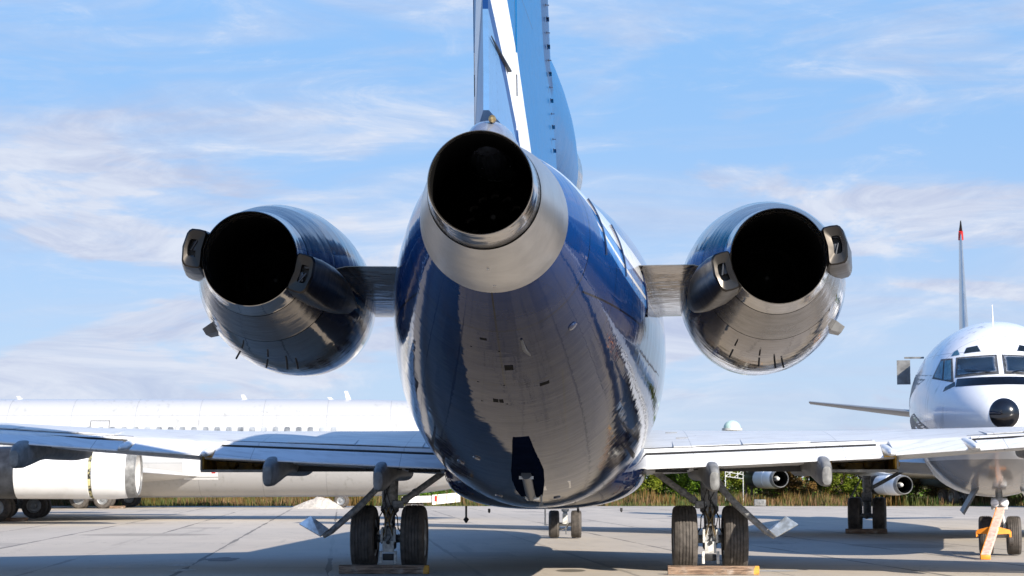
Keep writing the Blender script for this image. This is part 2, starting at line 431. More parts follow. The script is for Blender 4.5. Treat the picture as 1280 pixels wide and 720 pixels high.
def leaf_mat(name, a, b, b2=None):
    m, t, p = mat(name); c = objco(t)
    oi = t.nodes.new('ShaderNodeObjectInfo'); r = V(t, oi.outputs['Random'])
    n = noise(t, c, 0.9, 4, 0.6); n2 = noise(t, c, 7, 3, 0.6)
    col = mix(t, n.smooth(0.35, 0.65), a, b)
    if b2: col = mix(t, (r * 0.8 + n2 * 0.5).smooth(0.55, 0.95) * 0.8, col, b2)
    setp(t, p, color=col, rough=0.6, spec=0.25)
    tr = t.nodes.new('ShaderNodeBsdfTranslucent'); mxn = t.nodes.new('ShaderNodeMixShader'); mxn.inputs[0].default_value = 0.3
    t.links.new(col, tr.inputs[0]); out = t.nodes['Material Output']
    t.links.new(p.outputs[0], mxn.inputs[1]); t.links.new(tr.outputs[0], mxn.inputs[2]); t.links.new(mxn.outputs[0], out.inputs[0])
    return m
M['leafgreen'] = leaf_mat('green_leaves', (0.045, 0.12, 0.010), (0.16, 0.26, 0.02), (0.20, 0.21, 0.02))
M['leafdark'] = leaf_mat('dark_leaves', (0.018, 0.05, 0.010), (0.07, 0.11, 0.02), (0.12, 0.075, 0.02))
M['leafbrown'] = leaf_mat('autumn_leaves', (0.11, 0.075, 0.02), (0.20, 0.12, 0.035), (0.24, 0.11, 0.04))
M['straw'] = leaf_mat('dry_straw', (0.15, 0.085, 0.04), (0.27, 0.17, 0.08))
M['greengrass'] = leaf_mat('weed_green', (0.05, 0.085, 0.02), (0.15, 0.15, 0.04))
M['bark'] = simple('bark', (0.14, 0.10, 0.075), 0.9, var=0.3)
M['gravel'] = simple('pale_gravel', (0.46, 0.42, 0.37), 0.95, var=0.12, vs=2, bmp=0.05)

# ------------------------------------------------------------------ ground sheets
def sheet(name, pts, z, m, kind='structure'):
    bm = B(); bm.faces.new([bm.verts.new((a, b, z)) for a, b in pts]); o = obj(name, bm, m, smooth=False); o['kind'] = kind; return o
sheet('ground', [(-2500, -300), (2500, -300), (2500, 3500), (-2500, 3500)], -0.03, M['grassground'])
e0 = W(-400, 127); e1 = W(400, 121)
sheet('apron', [(-300, -120), (300, -120), (e1.x, e1.y), (e0.x, e0.y)], 0.0, M['concrete'])

# ================================================================== the blue three-engined airliner
air = thing('jet_airliner', 'blue three-engined airliner with white stripe, seen from directly behind', 'airliner', (0, HY, 0))
def fring(y, hw, zb, zt, zc=None, n=72, p=2.0, base=None):
    zc = (zb + zt) / 2 if zc is None else zc; out = []
    for i in range(n):
        a = 2 * math.pi * i / n; ca, sa = math.cos(a), math.sin(a)
        xx_ = math.copysign(abs(ca) ** (2 / p), ca); zz_ = math.copysign(abs(sa) ** (2 / p), sa)
        out.append(Vector((hw * xx_, y, zc + (zt - zc) * zz_ if sa >= 0 else zc + (zc - zb) * zz_)))
    return out
def interp(tab, y):
    if y <= tab[0][0]: return tab[0][1:]
    for a, b in zip(tab, tab[1:]):
        if y <= b[0]:
            k = (y - a[0]) / (b[0] - a[0])
            return tuple(p_ + (q - p_) * k for p_, q in zip(a[1:], b[1:]))
    return tab[-1][1:]
def crom(tab, y):
    """Catmull-Rom through the station table"""
    ys = [r[0] for r in tab]
    if y <= ys[0]: return tab[0][1:]
    if y >= ys[-1]: return tab[-1][1:]
    i = max(k for k in range(len(ys)) if ys[k] <= y); i = min(i, len(ys) - 2)
    p1, p2 = tab[i], tab[i + 1]; p0 = tab[max(i - 1, 0)]; p3 = tab[min(i + 2, len(tab) - 1)]
    u = (y - p1[0]) / (p2[0] - p1[0]); h = p2[0] - p1[0]; out = []
    for k in range(1, len(p1)):
        m1 = (p2[k] - p0[k]) / (p2[0] - p0[0]) * h; m2 = (p3[k] - p1[k]) / (p3[0] - p1[0]) * h
        out.append((2*u**3-3*u*u+1)*p1[k] + (u**3-2*u*u+u)*m1 + (-2*u**3+3*u*u)*p2[k] + (u**3-u*u)*m2)
    return tuple(out)
#      y     hw     zb    zt    zc
FUS = [(15.50, .600, 3.12, 4.30, 3.73), (16.5, .80, 2.83, 4.44, 3.66), (18.0, 1.04, 2.45, 4.54, 3.54), (20.0, 1.29, 2.02, 4.76, 3.44),
       (22.0, 1.49, 1.68, 5.00, 3.40), (24.0, 1.66, 1.43, 5.22, 3.38), (26.0, 1.78, 1.27, 5.42, 3.39), (28.5, 1.86, 1.19, 5.42, 3.42),
       (50.0, 1.88, 1.17, 5.42, 3.40), (53.0, 1.84, 1.20, 5.36, 3.34), (55.5, 1.62, 1.36, 4.95, 3.16), (57.4, 1.12, 1.72, 4.15, 2.92), (58.4, .60, 2.15, 3.5, 2.82), (58.8, .08, 2.7, 2.85, 2.78)]
ys = [15.5 + i * 0.25 for i in range(54)] + [29.5 + i for i in range(24)] + [53.3 + i * 0.4 for i in range(14)] + [58.8]
bm = B(); loft(bm, [fring(y, *crom(FUS, y), p=2.0 + .12 * min(1, max(0, (y - 15.5) / 5))) for y in ys], cap0=False)
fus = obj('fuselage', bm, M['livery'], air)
fus['label'] = 'glossy blue fuselage with painted-in belly shade, reflecting the apron'

# wing-body fairing: a lower bulge beneath the fuselage between the wings
FR = [(27.0, .30, 1.62, 1.95), (28.2, .90, 1.32, 2.0), (29.6, 1.42, 1.17, 2.25), (31.5, 1.64, 1.13, 2.55), (34.0, 1.74, 1.12, 2.6), (39, 1.78, 1.12, 2.6), (42, 1.7, 1.14, 2.5), (45, 1.3, 1.25, 2.0), (46, .5, 1.5, 1.9)]
bm = B(); loft(bm, [fring(27 + i * 0.4, *crom(FR, 27 + i * 0.4), p=2.5) for i in range(48)])
obj('wing_root_fairing', bm, M['livery'], air)

# ---- centre exhaust
NZ = Vector((0, 13.6, 3.71)); FWD = (0, 1, 0)
bm = B(); revolve(bm, NZ, FWD, [(.50, .425), (.7, .452), (1.1, .515), (1.5, .568), (1.9, .606), (1.93, .60), (1.95, .50)], 72)
cone = obj('exhaust_cone', bm, M['cone'], air)
bm = B(); revolve(bm, NZ, FWD, [(0.04, .366), (.004, .372), (-.006, .377), (0.0, .383), (.25, .402), (.47, .420), (.485, .413), (.5, .395)], 72)
obj('exhaust_lip', bm, M['lip'], cone, base=None)
bm = B(); revolve(bm, NZ, FWD, [(.02, .370), (.8, .40), (1.6, .46), (2.6, .46)], 48, cap1=True)
obj('tailpipe', bm, M['dark'], cone)
bm = B()
for k in range(12):
    a = 2 * math.pi * k / 12
    c0 = NZ + Vector((.20 * math.cos(a), 1.9, .20 * math.sin(a)))
    revolve(bm, c0, FWD, [(0, .045), (.3, .05), (.3, .03)], 10)
revolve(bm, NZ + Vector((0, 1.8, 0)), FWD, [(0, .02), (.1, .08), (.5, .13)], 20, cap0=True)
obj('exhaust_mixer', bm, simple('mixer_metal', (0.05, 0.045, 0.04), 0.5, 0.8), cone)
# small bumps on the cone
for a, s in ((-90, 1.05), (-88, 1.62)):
    r_ = .44 + (s - .5) * .125
    bm = B(); box(bm, NZ + Vector((r_ * math.cos(R(a)), s, r_ * math.sin(R(a)))), (.02, .045, .015), bev=.004); obj('drain_fitting', bm, M['lip'], cone)

# ---- fin and rudder: stacked aerofoil slices
def foil_slice(z, yte, yle, th, tail=0.05, n=22, peak=0.42):
    """closed ring of a symmetric section lying flat at height z"""
    pr = []
    for i in range(n + 1):
        s = i / n                                     # 0 trailing, 1 leading
        if s < 1 - peak: hw_ = tail + (th - tail) * math.sin(s / (1 - peak) * math.pi / 2)
        else: q = (s - (1 - peak)) / peak; hw_ = th * math.sqrt(max(0, 1 - q ** 2.4))
        pr.append((yte + (yle - yte) * s, hw_ if s < 1 else 0.0))
    right = [Vector((b + FX, a, z)) for a, b in pr]; left = [Vector((-b + FX, a, z)) for a, b in pr[-2:0:-1]]
    return right + left + [Vector((-max(tail, .001) + FX, yte, z))]
def te_of(z): return 15.15 - 0.22 * (z - 4.3)
FX = -0.04
FZ = [(4.1, 27.0, .45), (4.8, 27.0, .44), (5.4, 26.9, .41), (6.2, 25.5, .37), (7.0, 24.2, .35), (8.2, 22.6, .32), (9.6, 21.0, .28), (10.6, 20.0, .26)]
bm = B(); loft(bm, [foil_slice(z, te_of(z) + (1.55 if True else 0), yle, th, .19) for z, yle, th in FZ])
fin = obj('tail_fin', bm, M['fin'], air)
fin['label'] = 'light blue fin crossed by a broad white stripe'
bm = B()
rr = []
for z, yle, th in FZ[1:]:
    a = te_of(z); b = a + 1.535
    rr.append([Vector((.022, a, z)), Vector((.115, a + .8, z)), Vector((.182, b, z)), Vector((-.182, b, z)), Vector((-.115, a + .8, z)), Vector((-.022, a, z))])
rr.insert(0, [p_ - Vector((0, 0, .28)) for p_ in rr[0]])
for q_ in rr:
    for p_ in q_: p_.x += FX
loft(bm, rr); obj('rudder', bm, M['fin'], air, ang=20)
# rudder hinge covers and gap on the starboard side
bm = B()
for z in (5.12,):
    y0 = te_of(z)
    hexa(bm, [(.0, y0 + .05, z), (.08, y0 + 1.0, z - .08), (.08, y0 + 1.0, z - .095), (.0, y0 + .05, z - .01),
              (.005, y0 + .05, z), (.125, y0 + 1.0, z - .08), (.125, y0 + 1.0, z - .095), (.005, y0 + .05, z - .01)])
obj('rudder_hinge_arm', bm, M['hose'], air, ang=20)
# vortex generators on both flanks
bmv = B()
vg = []
for side in (1, -1):
    for k in range(24):
        z = 5.2 + k * 0.125
        th = interp([(q[0], q[2]) for q in FZ], z)[0]; yle = interp([(q[0], q[1]) for q in FZ], z)[0]
        yy_ = te_of(z) + 1.55 + (yle - te_of(z) - 1.55) * .42
        b2 = B(); L_ = .045 if k % 2 else .035
        box(b2, (0, 0, 0), (L_, .10, .008), Matrix.Rotation(R(side * (10 if k % 2 else -10)), 3, 'X'))
        box(b2, (-side * .012, 0, 0), (.008, .11, .010 if k % 2 else .036))
        b2.transform(Matrix.Translation((side * (th * .97 + .022) + FX, yy_, z)))
        o = obj('vortex_generator', b2, M['navy'], fin, ang=20)
# dome fairing between exhaust and rudder
bm = B()
DF = [(14.25, .02, 4.16, 4.20), (14.4, .12, 4.10, 4.30), (14.9, .19, 4.05, 4.40), (15.6, .22, 4.02, 4.44), (16.8, .22, 4.0, 4.40), (19, .2, 4.1, 4.4)]
loft(bm, [fring(y, *crom(DF, y), n=32) for y in [14.25 + i * .125 for i in range(39)]])
df = obj('rudder_fairing', bm, simple('fairing_grey_blue', (0.20, 0.23, 0.30), 0.25, 0.3, coat=.5), air)
bm = B(); revolve(bm, (0.045, 14.33, 4.32), FWD, [(0, .01), (.02, .028), (.07, .03)], 14, True, True); obj('tail_lamp', bm, M['bronze'], df)
# number two intake over the rear cabin
bm = B()
IP = [(19.0, .10, 6.05, 5.2, 6.5), (21.0, .30, 6.05, 5.2, 6.7), (22.8, .46, 6.05, 5.2, 6.82), (25.0, .57, 6.05, 5.25, 6.86), (27.2, .60, 6.05, 5.3, 6.86), (27.9, .60, 6.05, 5.4, 6.78)]
loft(bm, [fring(y, v_[0], v_[2], v_[3], v_[1], n=40) for y in [19 + i * .3 for i in range(30)] for v_ in [crom(IP, y)]], cap1=True)
itk = obj('centre_intake', bm, M['fin'], air)
bm = B(); revolve(bm, (0, 27.5, 6.06), FWD, [(-.2, .60), (.35, .66), (.55, .66), (.62, .60), (.5, .54), (-.2, .5)], 40); obj('intake_ring', bm, M['lip'], itk)
# T-tail
bm = B()
def wsec(x, yle, yte, hle, hte, tu, tl, n=20):
    up_, lo = [], []
    for i in range(n + 1):
        s = i / n; u_ = 1 - s   # s 0=TE,1=LE
        k = math.sin(math.pi * (s ** 0.85)) ** 0.8 if 0 < s < 1 else 0
        kk = (s ** .9 * max(0, 1 - s ** 5)) ; kk = k * .55 + (1.25 * kk) * .45
        yy = yte + (yle - yte) * s; hh = hte + (hle - hte) * s
        up_.append(Vector((x, yy, hh + tu * kk + .008))); lo.append(Vector((x, yy, hh - tl * kk)))
    return up_ + lo[::-1][1:]
for sgn in (1, -1):
    loft(bm, [wsec(sgn * x, a, b, h, h, .12, .12) for x, a, b, h in ((0.02, 18.6, 14.2, 10.7), (5.4, 14.6, 12.6, 10.4))])
obj('tailplane', bm, M['wing'], air)

# ---- side engines
POD = {}
for sgn in (-1, 1):
    a0 = Vector((sgn * 2.66, 19.15, 3.82)); ad = Vector((sgn * .028, 1, -.012)).normalized()
    bm = B()
    revolve(bm, a0, ad, [(1.28, .735), (1.7, .82), (2.3, .895), (3.0, .93), (3.8, .93), (4.6, .89), (5.4, .81), (6.0, .70), (6.25, .63), (6.22, .56), (5.6, .52)], 72, cap1=True)
    pod = obj('engine_cowl', bm, M['cowl'], air)
    pod['label'] = 'engine on the left of the tail' if sgn < 0 else 'engine on the right of the tail'
    bm = B(); revolve(bm, a0, ad, [(.42, .548), (.7, .618), (1.0, .683), (1.25, .733), (1.27, .72)], 72); obj('reverser_sleeve', bm, M['sleeve'], pod)
    bm = B(); revolve(bm, a0, ad, [(.3, .468), (.005, .474), (-.012, .480), (-.004, .487), (.2, .515), (.37, .538), (.395, .545), (.405, .52)], 72); obj('exhaust_lip', bm, M['lip'], pod)
    bm = B(); revolve(bm, a0, ad, [(.01, .47), (.9, .50), (2.5, .55)], 48, cap1=True); obj('tailpipe', bm, M['dark'], pod)
    bm = B(); revolve(bm, a0 + ad * 1.9, ad, [(0, .02), (.2, .12), (.6, .18)], 24, cap0=True)
    revolve(bm, a0 + ad * 1.6, ad, [(0, .30), (.3, .33), (.3, .31), (0, .29)], 36)
    obj('exhaust_mixer', bm, simple('mixer_metal_side', (0.03, 0.03, 0.028), 0.6, 0.5), pod)
    d_, u_, v_ = frame(ad)
    # the two reverser door fairings: blunt behind, feathering into the cowl ahead
    for outer in (False, True):
        aa = R(10 if outer else -17); lat = Vector((sgn if outer else -sgn, 0, 0))
        rad = (lat * math.cos(aa) + Vector((0, 0, 1)) * math.sin(aa)).normalized(); tan = rad.cross(ad).normalized()
        bm = B(); rings = []
        for s, r0, r1, wdt in ((-.10, .49, .665, .185), (-.08, .48, .685, .20), (.25, .49, .74, .225), (.8, .57, .82, .235), (1.4, .69, .885, .20), (2.1, .80, .91, .12), (2.4, .86, .905, .03)):
            c_ = a0 + ad * s
            rg = []
            for i in range(16):
                an = 2 * math.pi * i / 16; ca, sa = math.cos(an), math.sin(an)
                px_ = math.copysign(abs(ca) ** .36, ca); py_ = math.copysign(abs(sa) ** .4, sa)
                rg.append(c_ + rad * ((r0 + r1) / 2 + (r1 - r0) / 2 * py_ - .05 * (px_ ** 2) * r1) + tan * wdt * px_)
            rings.append(rg)
        # dished aft face
        inn = [p_ + ad * .015 + ((a0 + ad * -.10 + rad * .60) - p_) * .50 for p_ in rings[0]]
        inn2 = [p_ + ad * .12 for p_ in inn]
        loft(bm, [inn] + rings, cap0=False); loft(bm, [inn2, inn], cap1=False, mi=1)  # recess lined black, its shade put into the colour
        fr = obj('reverser_fairing', bm, [M['fairing'], M['hose']], pod)
        bm = B()
        box(bm, a0 + ad * .02 + rad * .56 - tan * .03, (.05, .12, .10), bev=.01); box(bm, a0 + ad * .03 + rad * .60 + tan * .09, (.09, .1, .035), bev=.008)
        tube(bm, a0 + ad * -.06 + rad * .53 - tan * .14, a0 + ad * -.04 + rad * .60 + tan * .02, .012); tube(bm, a0 + ad * -.04 + rad * .55, a0 + ad * .9 + rad * .56, .018)
        obj('hinge_link', bm, M['darkmetal'], fr)
    # drain masts under the cowl, outboard exhaust stub
    for s, an in ((2.0, -96), (2.25, -84), (2.4, -78), (1.9, -116)):
        bm = B(); an_ = R(an); p0 = a0 + ad * s + Vector((math.cos(an_), 0, math.sin(an_))) * .87
        tube(bm, p0, p0 + Vector((math.cos(an_) * .1, -.02, math.sin(an_) * .1)), .011, n=8); obj('drain_mast', bm, M['hose'], pod)
    bm = B(); an_ = R(-32); q = Vector((sgn * math.cos(an_), 0, math.sin(an_)))
    p0 = a0 + ad * 2.4 + q * .84
    tn = Vector((-q.z, 0, q.x))
    hexa(bm, [p0 - tn * .07, p0 + tn * .07, p0 + tn * .07 + ad * .5, p0 - tn * .07 + ad * .5] + [w_ + q * .17 - ad * .12 for w_ in (p0 - tn * .04, p0 + tn * .04, p0 + tn * .04 + ad * .35, p0 - tn * .04 + ad * .35)])
    obj('vent_scoop', bm, M['hub'], pod, ang=20)
    bm = B()
    loft(bm, [wsec(sgn * x, 25.6, yte, 3.76 + (x - 1) * .02, hte, .04, .15, 24) for x, yte, hte in ((.9, 20.75, 3.90), (1.5, 20.75, 3.91), (2.2, 20.9, 3.93))])
    pyl = obj('engine_pylon', bm, M['stub'], air)
    POD[sgn] = pod

# ---- wings
#      x     yLE   yTE   hLE   hTE   up    low
WG = [(0.9, 42.3, 32.7, 2.10, 1.82, .72, .32), (1.8, 41.7, 32.7, 2.12, 1.84, .68, .32), (3.5, 40.4, 32.6, 2.16, 1.92, .57, .29), (5.8, 38.7, 32.3, 2.24, 2.03, .43, .24),
      (8.2, 36.9, 31.2, 2.36, 2.20, .29, .19), (12.0, 34.2, 29.8, 2.62, 2.46, .21, .15), (16.4, 31.1, 28.6, 2.92, 2.78, .10, .08)]
def wing_pt(x, s):
    r_ = interp(WG, abs(x)); yle, yte, hle, hte, tu, tl = r_
    sec = wsec(x, yle, yte, hle, hte, tu, tl, 20)
    f_ = s * 20; i = min(int(f_), 19); return sec[i].lerp(sec[i + 1], f_ - i)
for sgn in (-1, 1):
    FC = .86   # main box ends where the flaps begin
    bm = B(); rings = []
    for x in [.9, 1.4, 1.8, 2.5, 3.5, 4.6, 5.8, 7, 8.2, 10, 12, 14, 16.4]:
        yle, yte, hle, hte, tu, tl = interp(WG, x)
        sec = wsec(sgn * x, yle, yte, hle, hte, tu, tl, 30)
        # cut the last metre away behind the box: move those points forward
        cut = yte + 0.95 * min(1, (yle - yte) / 6)
        for p_ in sec:
            if p_.y < cut: p_.y = cut
        rings.append(sec)
    loft(bm, rings); wing = obj('wing', bm, M['wing'], air, ang=25)
    wing['label'] = 'wing left of the fuselage, half in blue shade' if sgn < 0 else 'wing right of the fuselage, brightly sunlit'
    def strip(name, x0, x1, back, drop, y0, th0, mm, gap=.003, n=6):
        """a flap or aileron panel: nose at y0 metres ahead of the trailing edge"""
        bm = B(); rings = []
        for i in range(n + 1):
            x = x0 + (x1 - x0) * i / n
            yle, yte, hle, hte, tu, tl = interp(WG, x); k = min(1, (yle - yte) / 6)
            yn = yte + y0 * k; ht = hte - drop
            top = wing_pt(x, min(1, (yn - yte) / (yle - yte)))
            rings.append([Vector((sgn * x, yte - back, ht)), Vector((sgn * x, yn - .25, top.z - drop * .4 - gap * 3)), Vector((sgn * x, yn - .05, top.z - gap * 3 - th0 * .25)), Vector((sgn * x, yn, top.z - gap * 3 - th0 * .6)), Vector((sgn * x, yn - .1, top.z - gap * 3 - th0)), Vector((sgn * x, yte - back, ht - .022))])
        loft(bm, rings); return obj(name, bm, mm, wing, ang=15)
    strip('inboard_flap', 1.66, 5.62, 0.06, .035, .62, .12, M['flap'])
    strip('fore_flap', 1.66, 5.60, -.62, -.005, 1.05, .10, M['flap'])
    strip('inboard_aileron', 5.82, 6.92, 0.02, .0, 0.98, .12, M['flap'])
    strip('outboard_flap', 7.10, 11.6, 0.03, .02, .60, .10, M['flap'])
    strip('fore_flap', 7.10, 11.6, -.60, -.003, 1.0, .09, M['flap'])
    strip('outboard_aileron', 11.75, 15.9, 0.0, .0, .9, .08, M['flap'])
    for x0, x1 in ((1.68, 5.6), (7.1, 11.5)):  # dark strips laid on top to imitate the shaded gaps between flaps
        for dy in (.66, 1.09):
            bm = B(); q = []
            for x in (x0, x1):
                yle, yte, hle, hte, tu, tl = interp(WG, x); k_ = yle - yte
                for d_ in (dy, dy + .028):
                    kk_ = min(1, k_ / 6); pt = wing_pt(x, d_ * kk_ / k_); q.append(Vector((sgn * x, yte + d_ * kk_, pt.z + .004)))
            plate(bm, [q[0], q[2], q[3], q[1]], (0, 0, -.05)); obj('flap_gap_shade', bm, M['hose'], wing, ang=15)
    # spoilers standing a few millimetres proud
    for x0, x1 in ((2.2, 3.35), (3.4, 4.55), (7.4, 8.9), (8.95, 10.4)):
        bm = B(); a_, b_ = [], []
        for x in (x0, x1):
            yle, yte, hle, hte, tu, tl = interp(WG, x); k = (yle - yte)
            for s_ in ((1.05 / k), (1.75 / k)):
                pt = wing_pt(x, s_ if k else 0); a_.append(Vector((sgn * pt.x, pt.y, pt.z + .028 if s_ == 1.05 / k else pt.z + .006)))
        q = [a_[0], a_[2], a_[3], a_[1]]; plate(bm, q, (0, 0, -.02)); obj('spoiler', bm, M['wing'], wing, ang=15)
    # flap end fairings between the moving surfaces
    for x in (5.72, 7.0):
        yle, yte, hle, hte, tu, tl = interp(WG, x); bm = B(); rings = []
        for yy, r_ in ((yte - .30, .02), (yte - .22, .055), (yte + .1, .075), (yte + .6, .09), (yte + 1.2, .07), (yte + 1.6, .03)):
            rings.append(ring((sgn * (x + (.05 if yy > yte else 0)), yy, hte + .015 + max(0, yy - yte) * .13), (1, 0, 0), (0, 0, 1), r_ * 1.0, r_ * .8, 16))
        loft(bm, rings); obj('flap_end_fairing', bm, M['flap'], wing)
    # canoe fairings under the flaps
    for x, hh in ((2.78, 1.0), (4.62, 1.0), (8.5, .9)):
        yle, yte, hle, hte, tu, tl = interp(WG, x); bm = B(); rings = []
        z0 = hte - .03
        for yy, wd_, zb_, zt_, ox in ((yte - .44, .02, -.36, -.24, .03), (yte - .42, .075, -.42, -.12, .03), (yte - .30, .10, -.45, -.02, .03), (yte - .05, .12, -.44, .05, .02), (yte + .3, .14, -.38, .07, .01), (yte + .7, .17, -.30, .12, 0), (yte + 1.2, .21, -.26, .14, 0), (yte + 2.0, .25, -.27, .16, 0), (yte + 2.9, .26, -.27, .14, 0), (yte + 3.7, .17, -.22, .1, 0), (yte + 4.0, .04, -.15, .05, 0)):
            rings.append(fring(yy, wd_, z0 + zb_ * hh, z0 + zt_, n=32, p=2.9))
            for q in rings[-1]: q.x += sgn * (x + ox)
        loft(bm, rings); obj('flap_track_fairing', bm, M['greypaint'], wing)
    # open bay with primer-coloured lining outboard of the inner canoe fairing
    x0, x1, yb, yf, zb_, zt_ = 4.85, 5.95, 33.1, 34.3, 1.77, 2.0
    bm = B(); th = .02
    for c_, s_ in ((((x0 + x1) / 2, (yb + yf) / 2, zb_), (x1 - x0, yf - yb, th)), ((x0, (yb + yf) / 2, (zb_ + zt_) / 2), (th, yf - yb, zt_ - zb_)), ((x1, (yb + yf) / 2, (zb_ + zt_) / 2), (th, yf - yb, zt_ - zb_)), (((x0 + x1) / 2, yf, (zb_ + zt_) / 2), (x1 - x0, th, zt_ - zb_)), (((x0 + x1) / 2, (yb + yf) / 2, zt_ + .004), (x1 - x0 + .03, yf - yb, th))):
        box(bm, (sgn * c_[0], c_[1], c_[2]), s_)
    for k in range(3):
        revolve(bm, (sgn * (x0 + .35 + k * .45), yf - .12, (zb_ + zt_) / 2), FWD, [(0, .05), (.02, .09), (.1, .10)], 18, cap0=True)
    bay = obj('flap_bay', bm, M['primer'], wing, ang=20)
    bm = B(); box(bm, (sgn * (x0 + x1) / 2, yb - .02, zb_ - .012), (x1 - x0 + .06, .06, .045)); box(bm, (sgn * (x1 + .025), yb - .02, (zb_ + zt_) / 2), (.03, .06, zt_ - zb_)); obj('bay_frame', bm, M['greypaint'], bay, ang=20)
    # long flap-track rail under the wing, coloured black for the flap cove's shade
    bm = B(); box(bm, (sgn * 3.75, 33.9, 1.80), (1.6, .12, .10)); box(bm, (sgn * 2.15, 33.7, 1.76), (.55, .3, .05))
    for k in range(9): box(bm, (sgn * (1.95 + k * .15), 33.2, 1.785), (.06, .3, .03))
    obj('flap_drive_rail', bm, M['hose'], wing, ang=20)
    if sgn > 0:
        for x, yy in ((2.25, 36.0), (2.75, 35.3), (2.4, 34.9), (3.6, 35.6)):
            bm = B(); pt = wing_pt(x, (yy - 32.65) / 9.0); box(bm, (x, yy, pt.z + .008), (.22, .08, .02), bev=.004); obj('access_panel', bm, M['greypaint'], wing)

# ---- tyres
def tyre_prof(rad, wid, grooves=5):
    h = wid / 2; p_ = [(-h * .78, rad * .56), (-h * .95, rad * .64), (-h, rad * .78), (-h * .97, rad * .87), (-h * .88, rad * .94), (-h * .72, rad * .975)]
    g = []
    span = h * 1.3
    for k in range(grooves):
        c_ = -span / 2 + span * (k + .5) / grooves; gw = wid * .022; rr_ = rad * (1.0 - .012 * abs(c_ / h) ** 2)
        g += [(c_ - gw, rr_), (c_ - gw * .8, rr_ - .014), (c_ + gw * .8, rr_ - .014), (c_ + gw, rr_)]
    return p_ + g + [(-a, b) for a, b in p_[::-1]]
def wheel(parent, c_, axis, rad, wid, world=True, flat=.02, names=('tyre', 'wheel_hub')):
    bm = B(); revolve(bm, c_, axis, tyre_prof(rad, wid), 56)
    zmin = c_[2] - rad
    for v_ in bm.verts:
        if v_.co.z < flat: v_.co.z = max(0.002, flat - (flat - v_.co.z) * .15) if v_.co.z < flat else v_.co.z
    ty = obj(names[0], bm, M['rubber'], parent, world=world, ang=28)
    bm = B(); h = wid / 2
    for s_ in (1, -1):
        revolve(bm, c_, [q * s_ for q in axis], [(h * .80, rad * .575), (h * .88, rad * .56), (h * .82, rad * .50), (h * .45, rad * .46), (h * .40, rad * .24), (h * .75, rad * .2), (h * .8, rad * .10), (h * .8, .002)], 32)
    obj(names[1], bm, M['hub'], parent, world=world)
    return ty
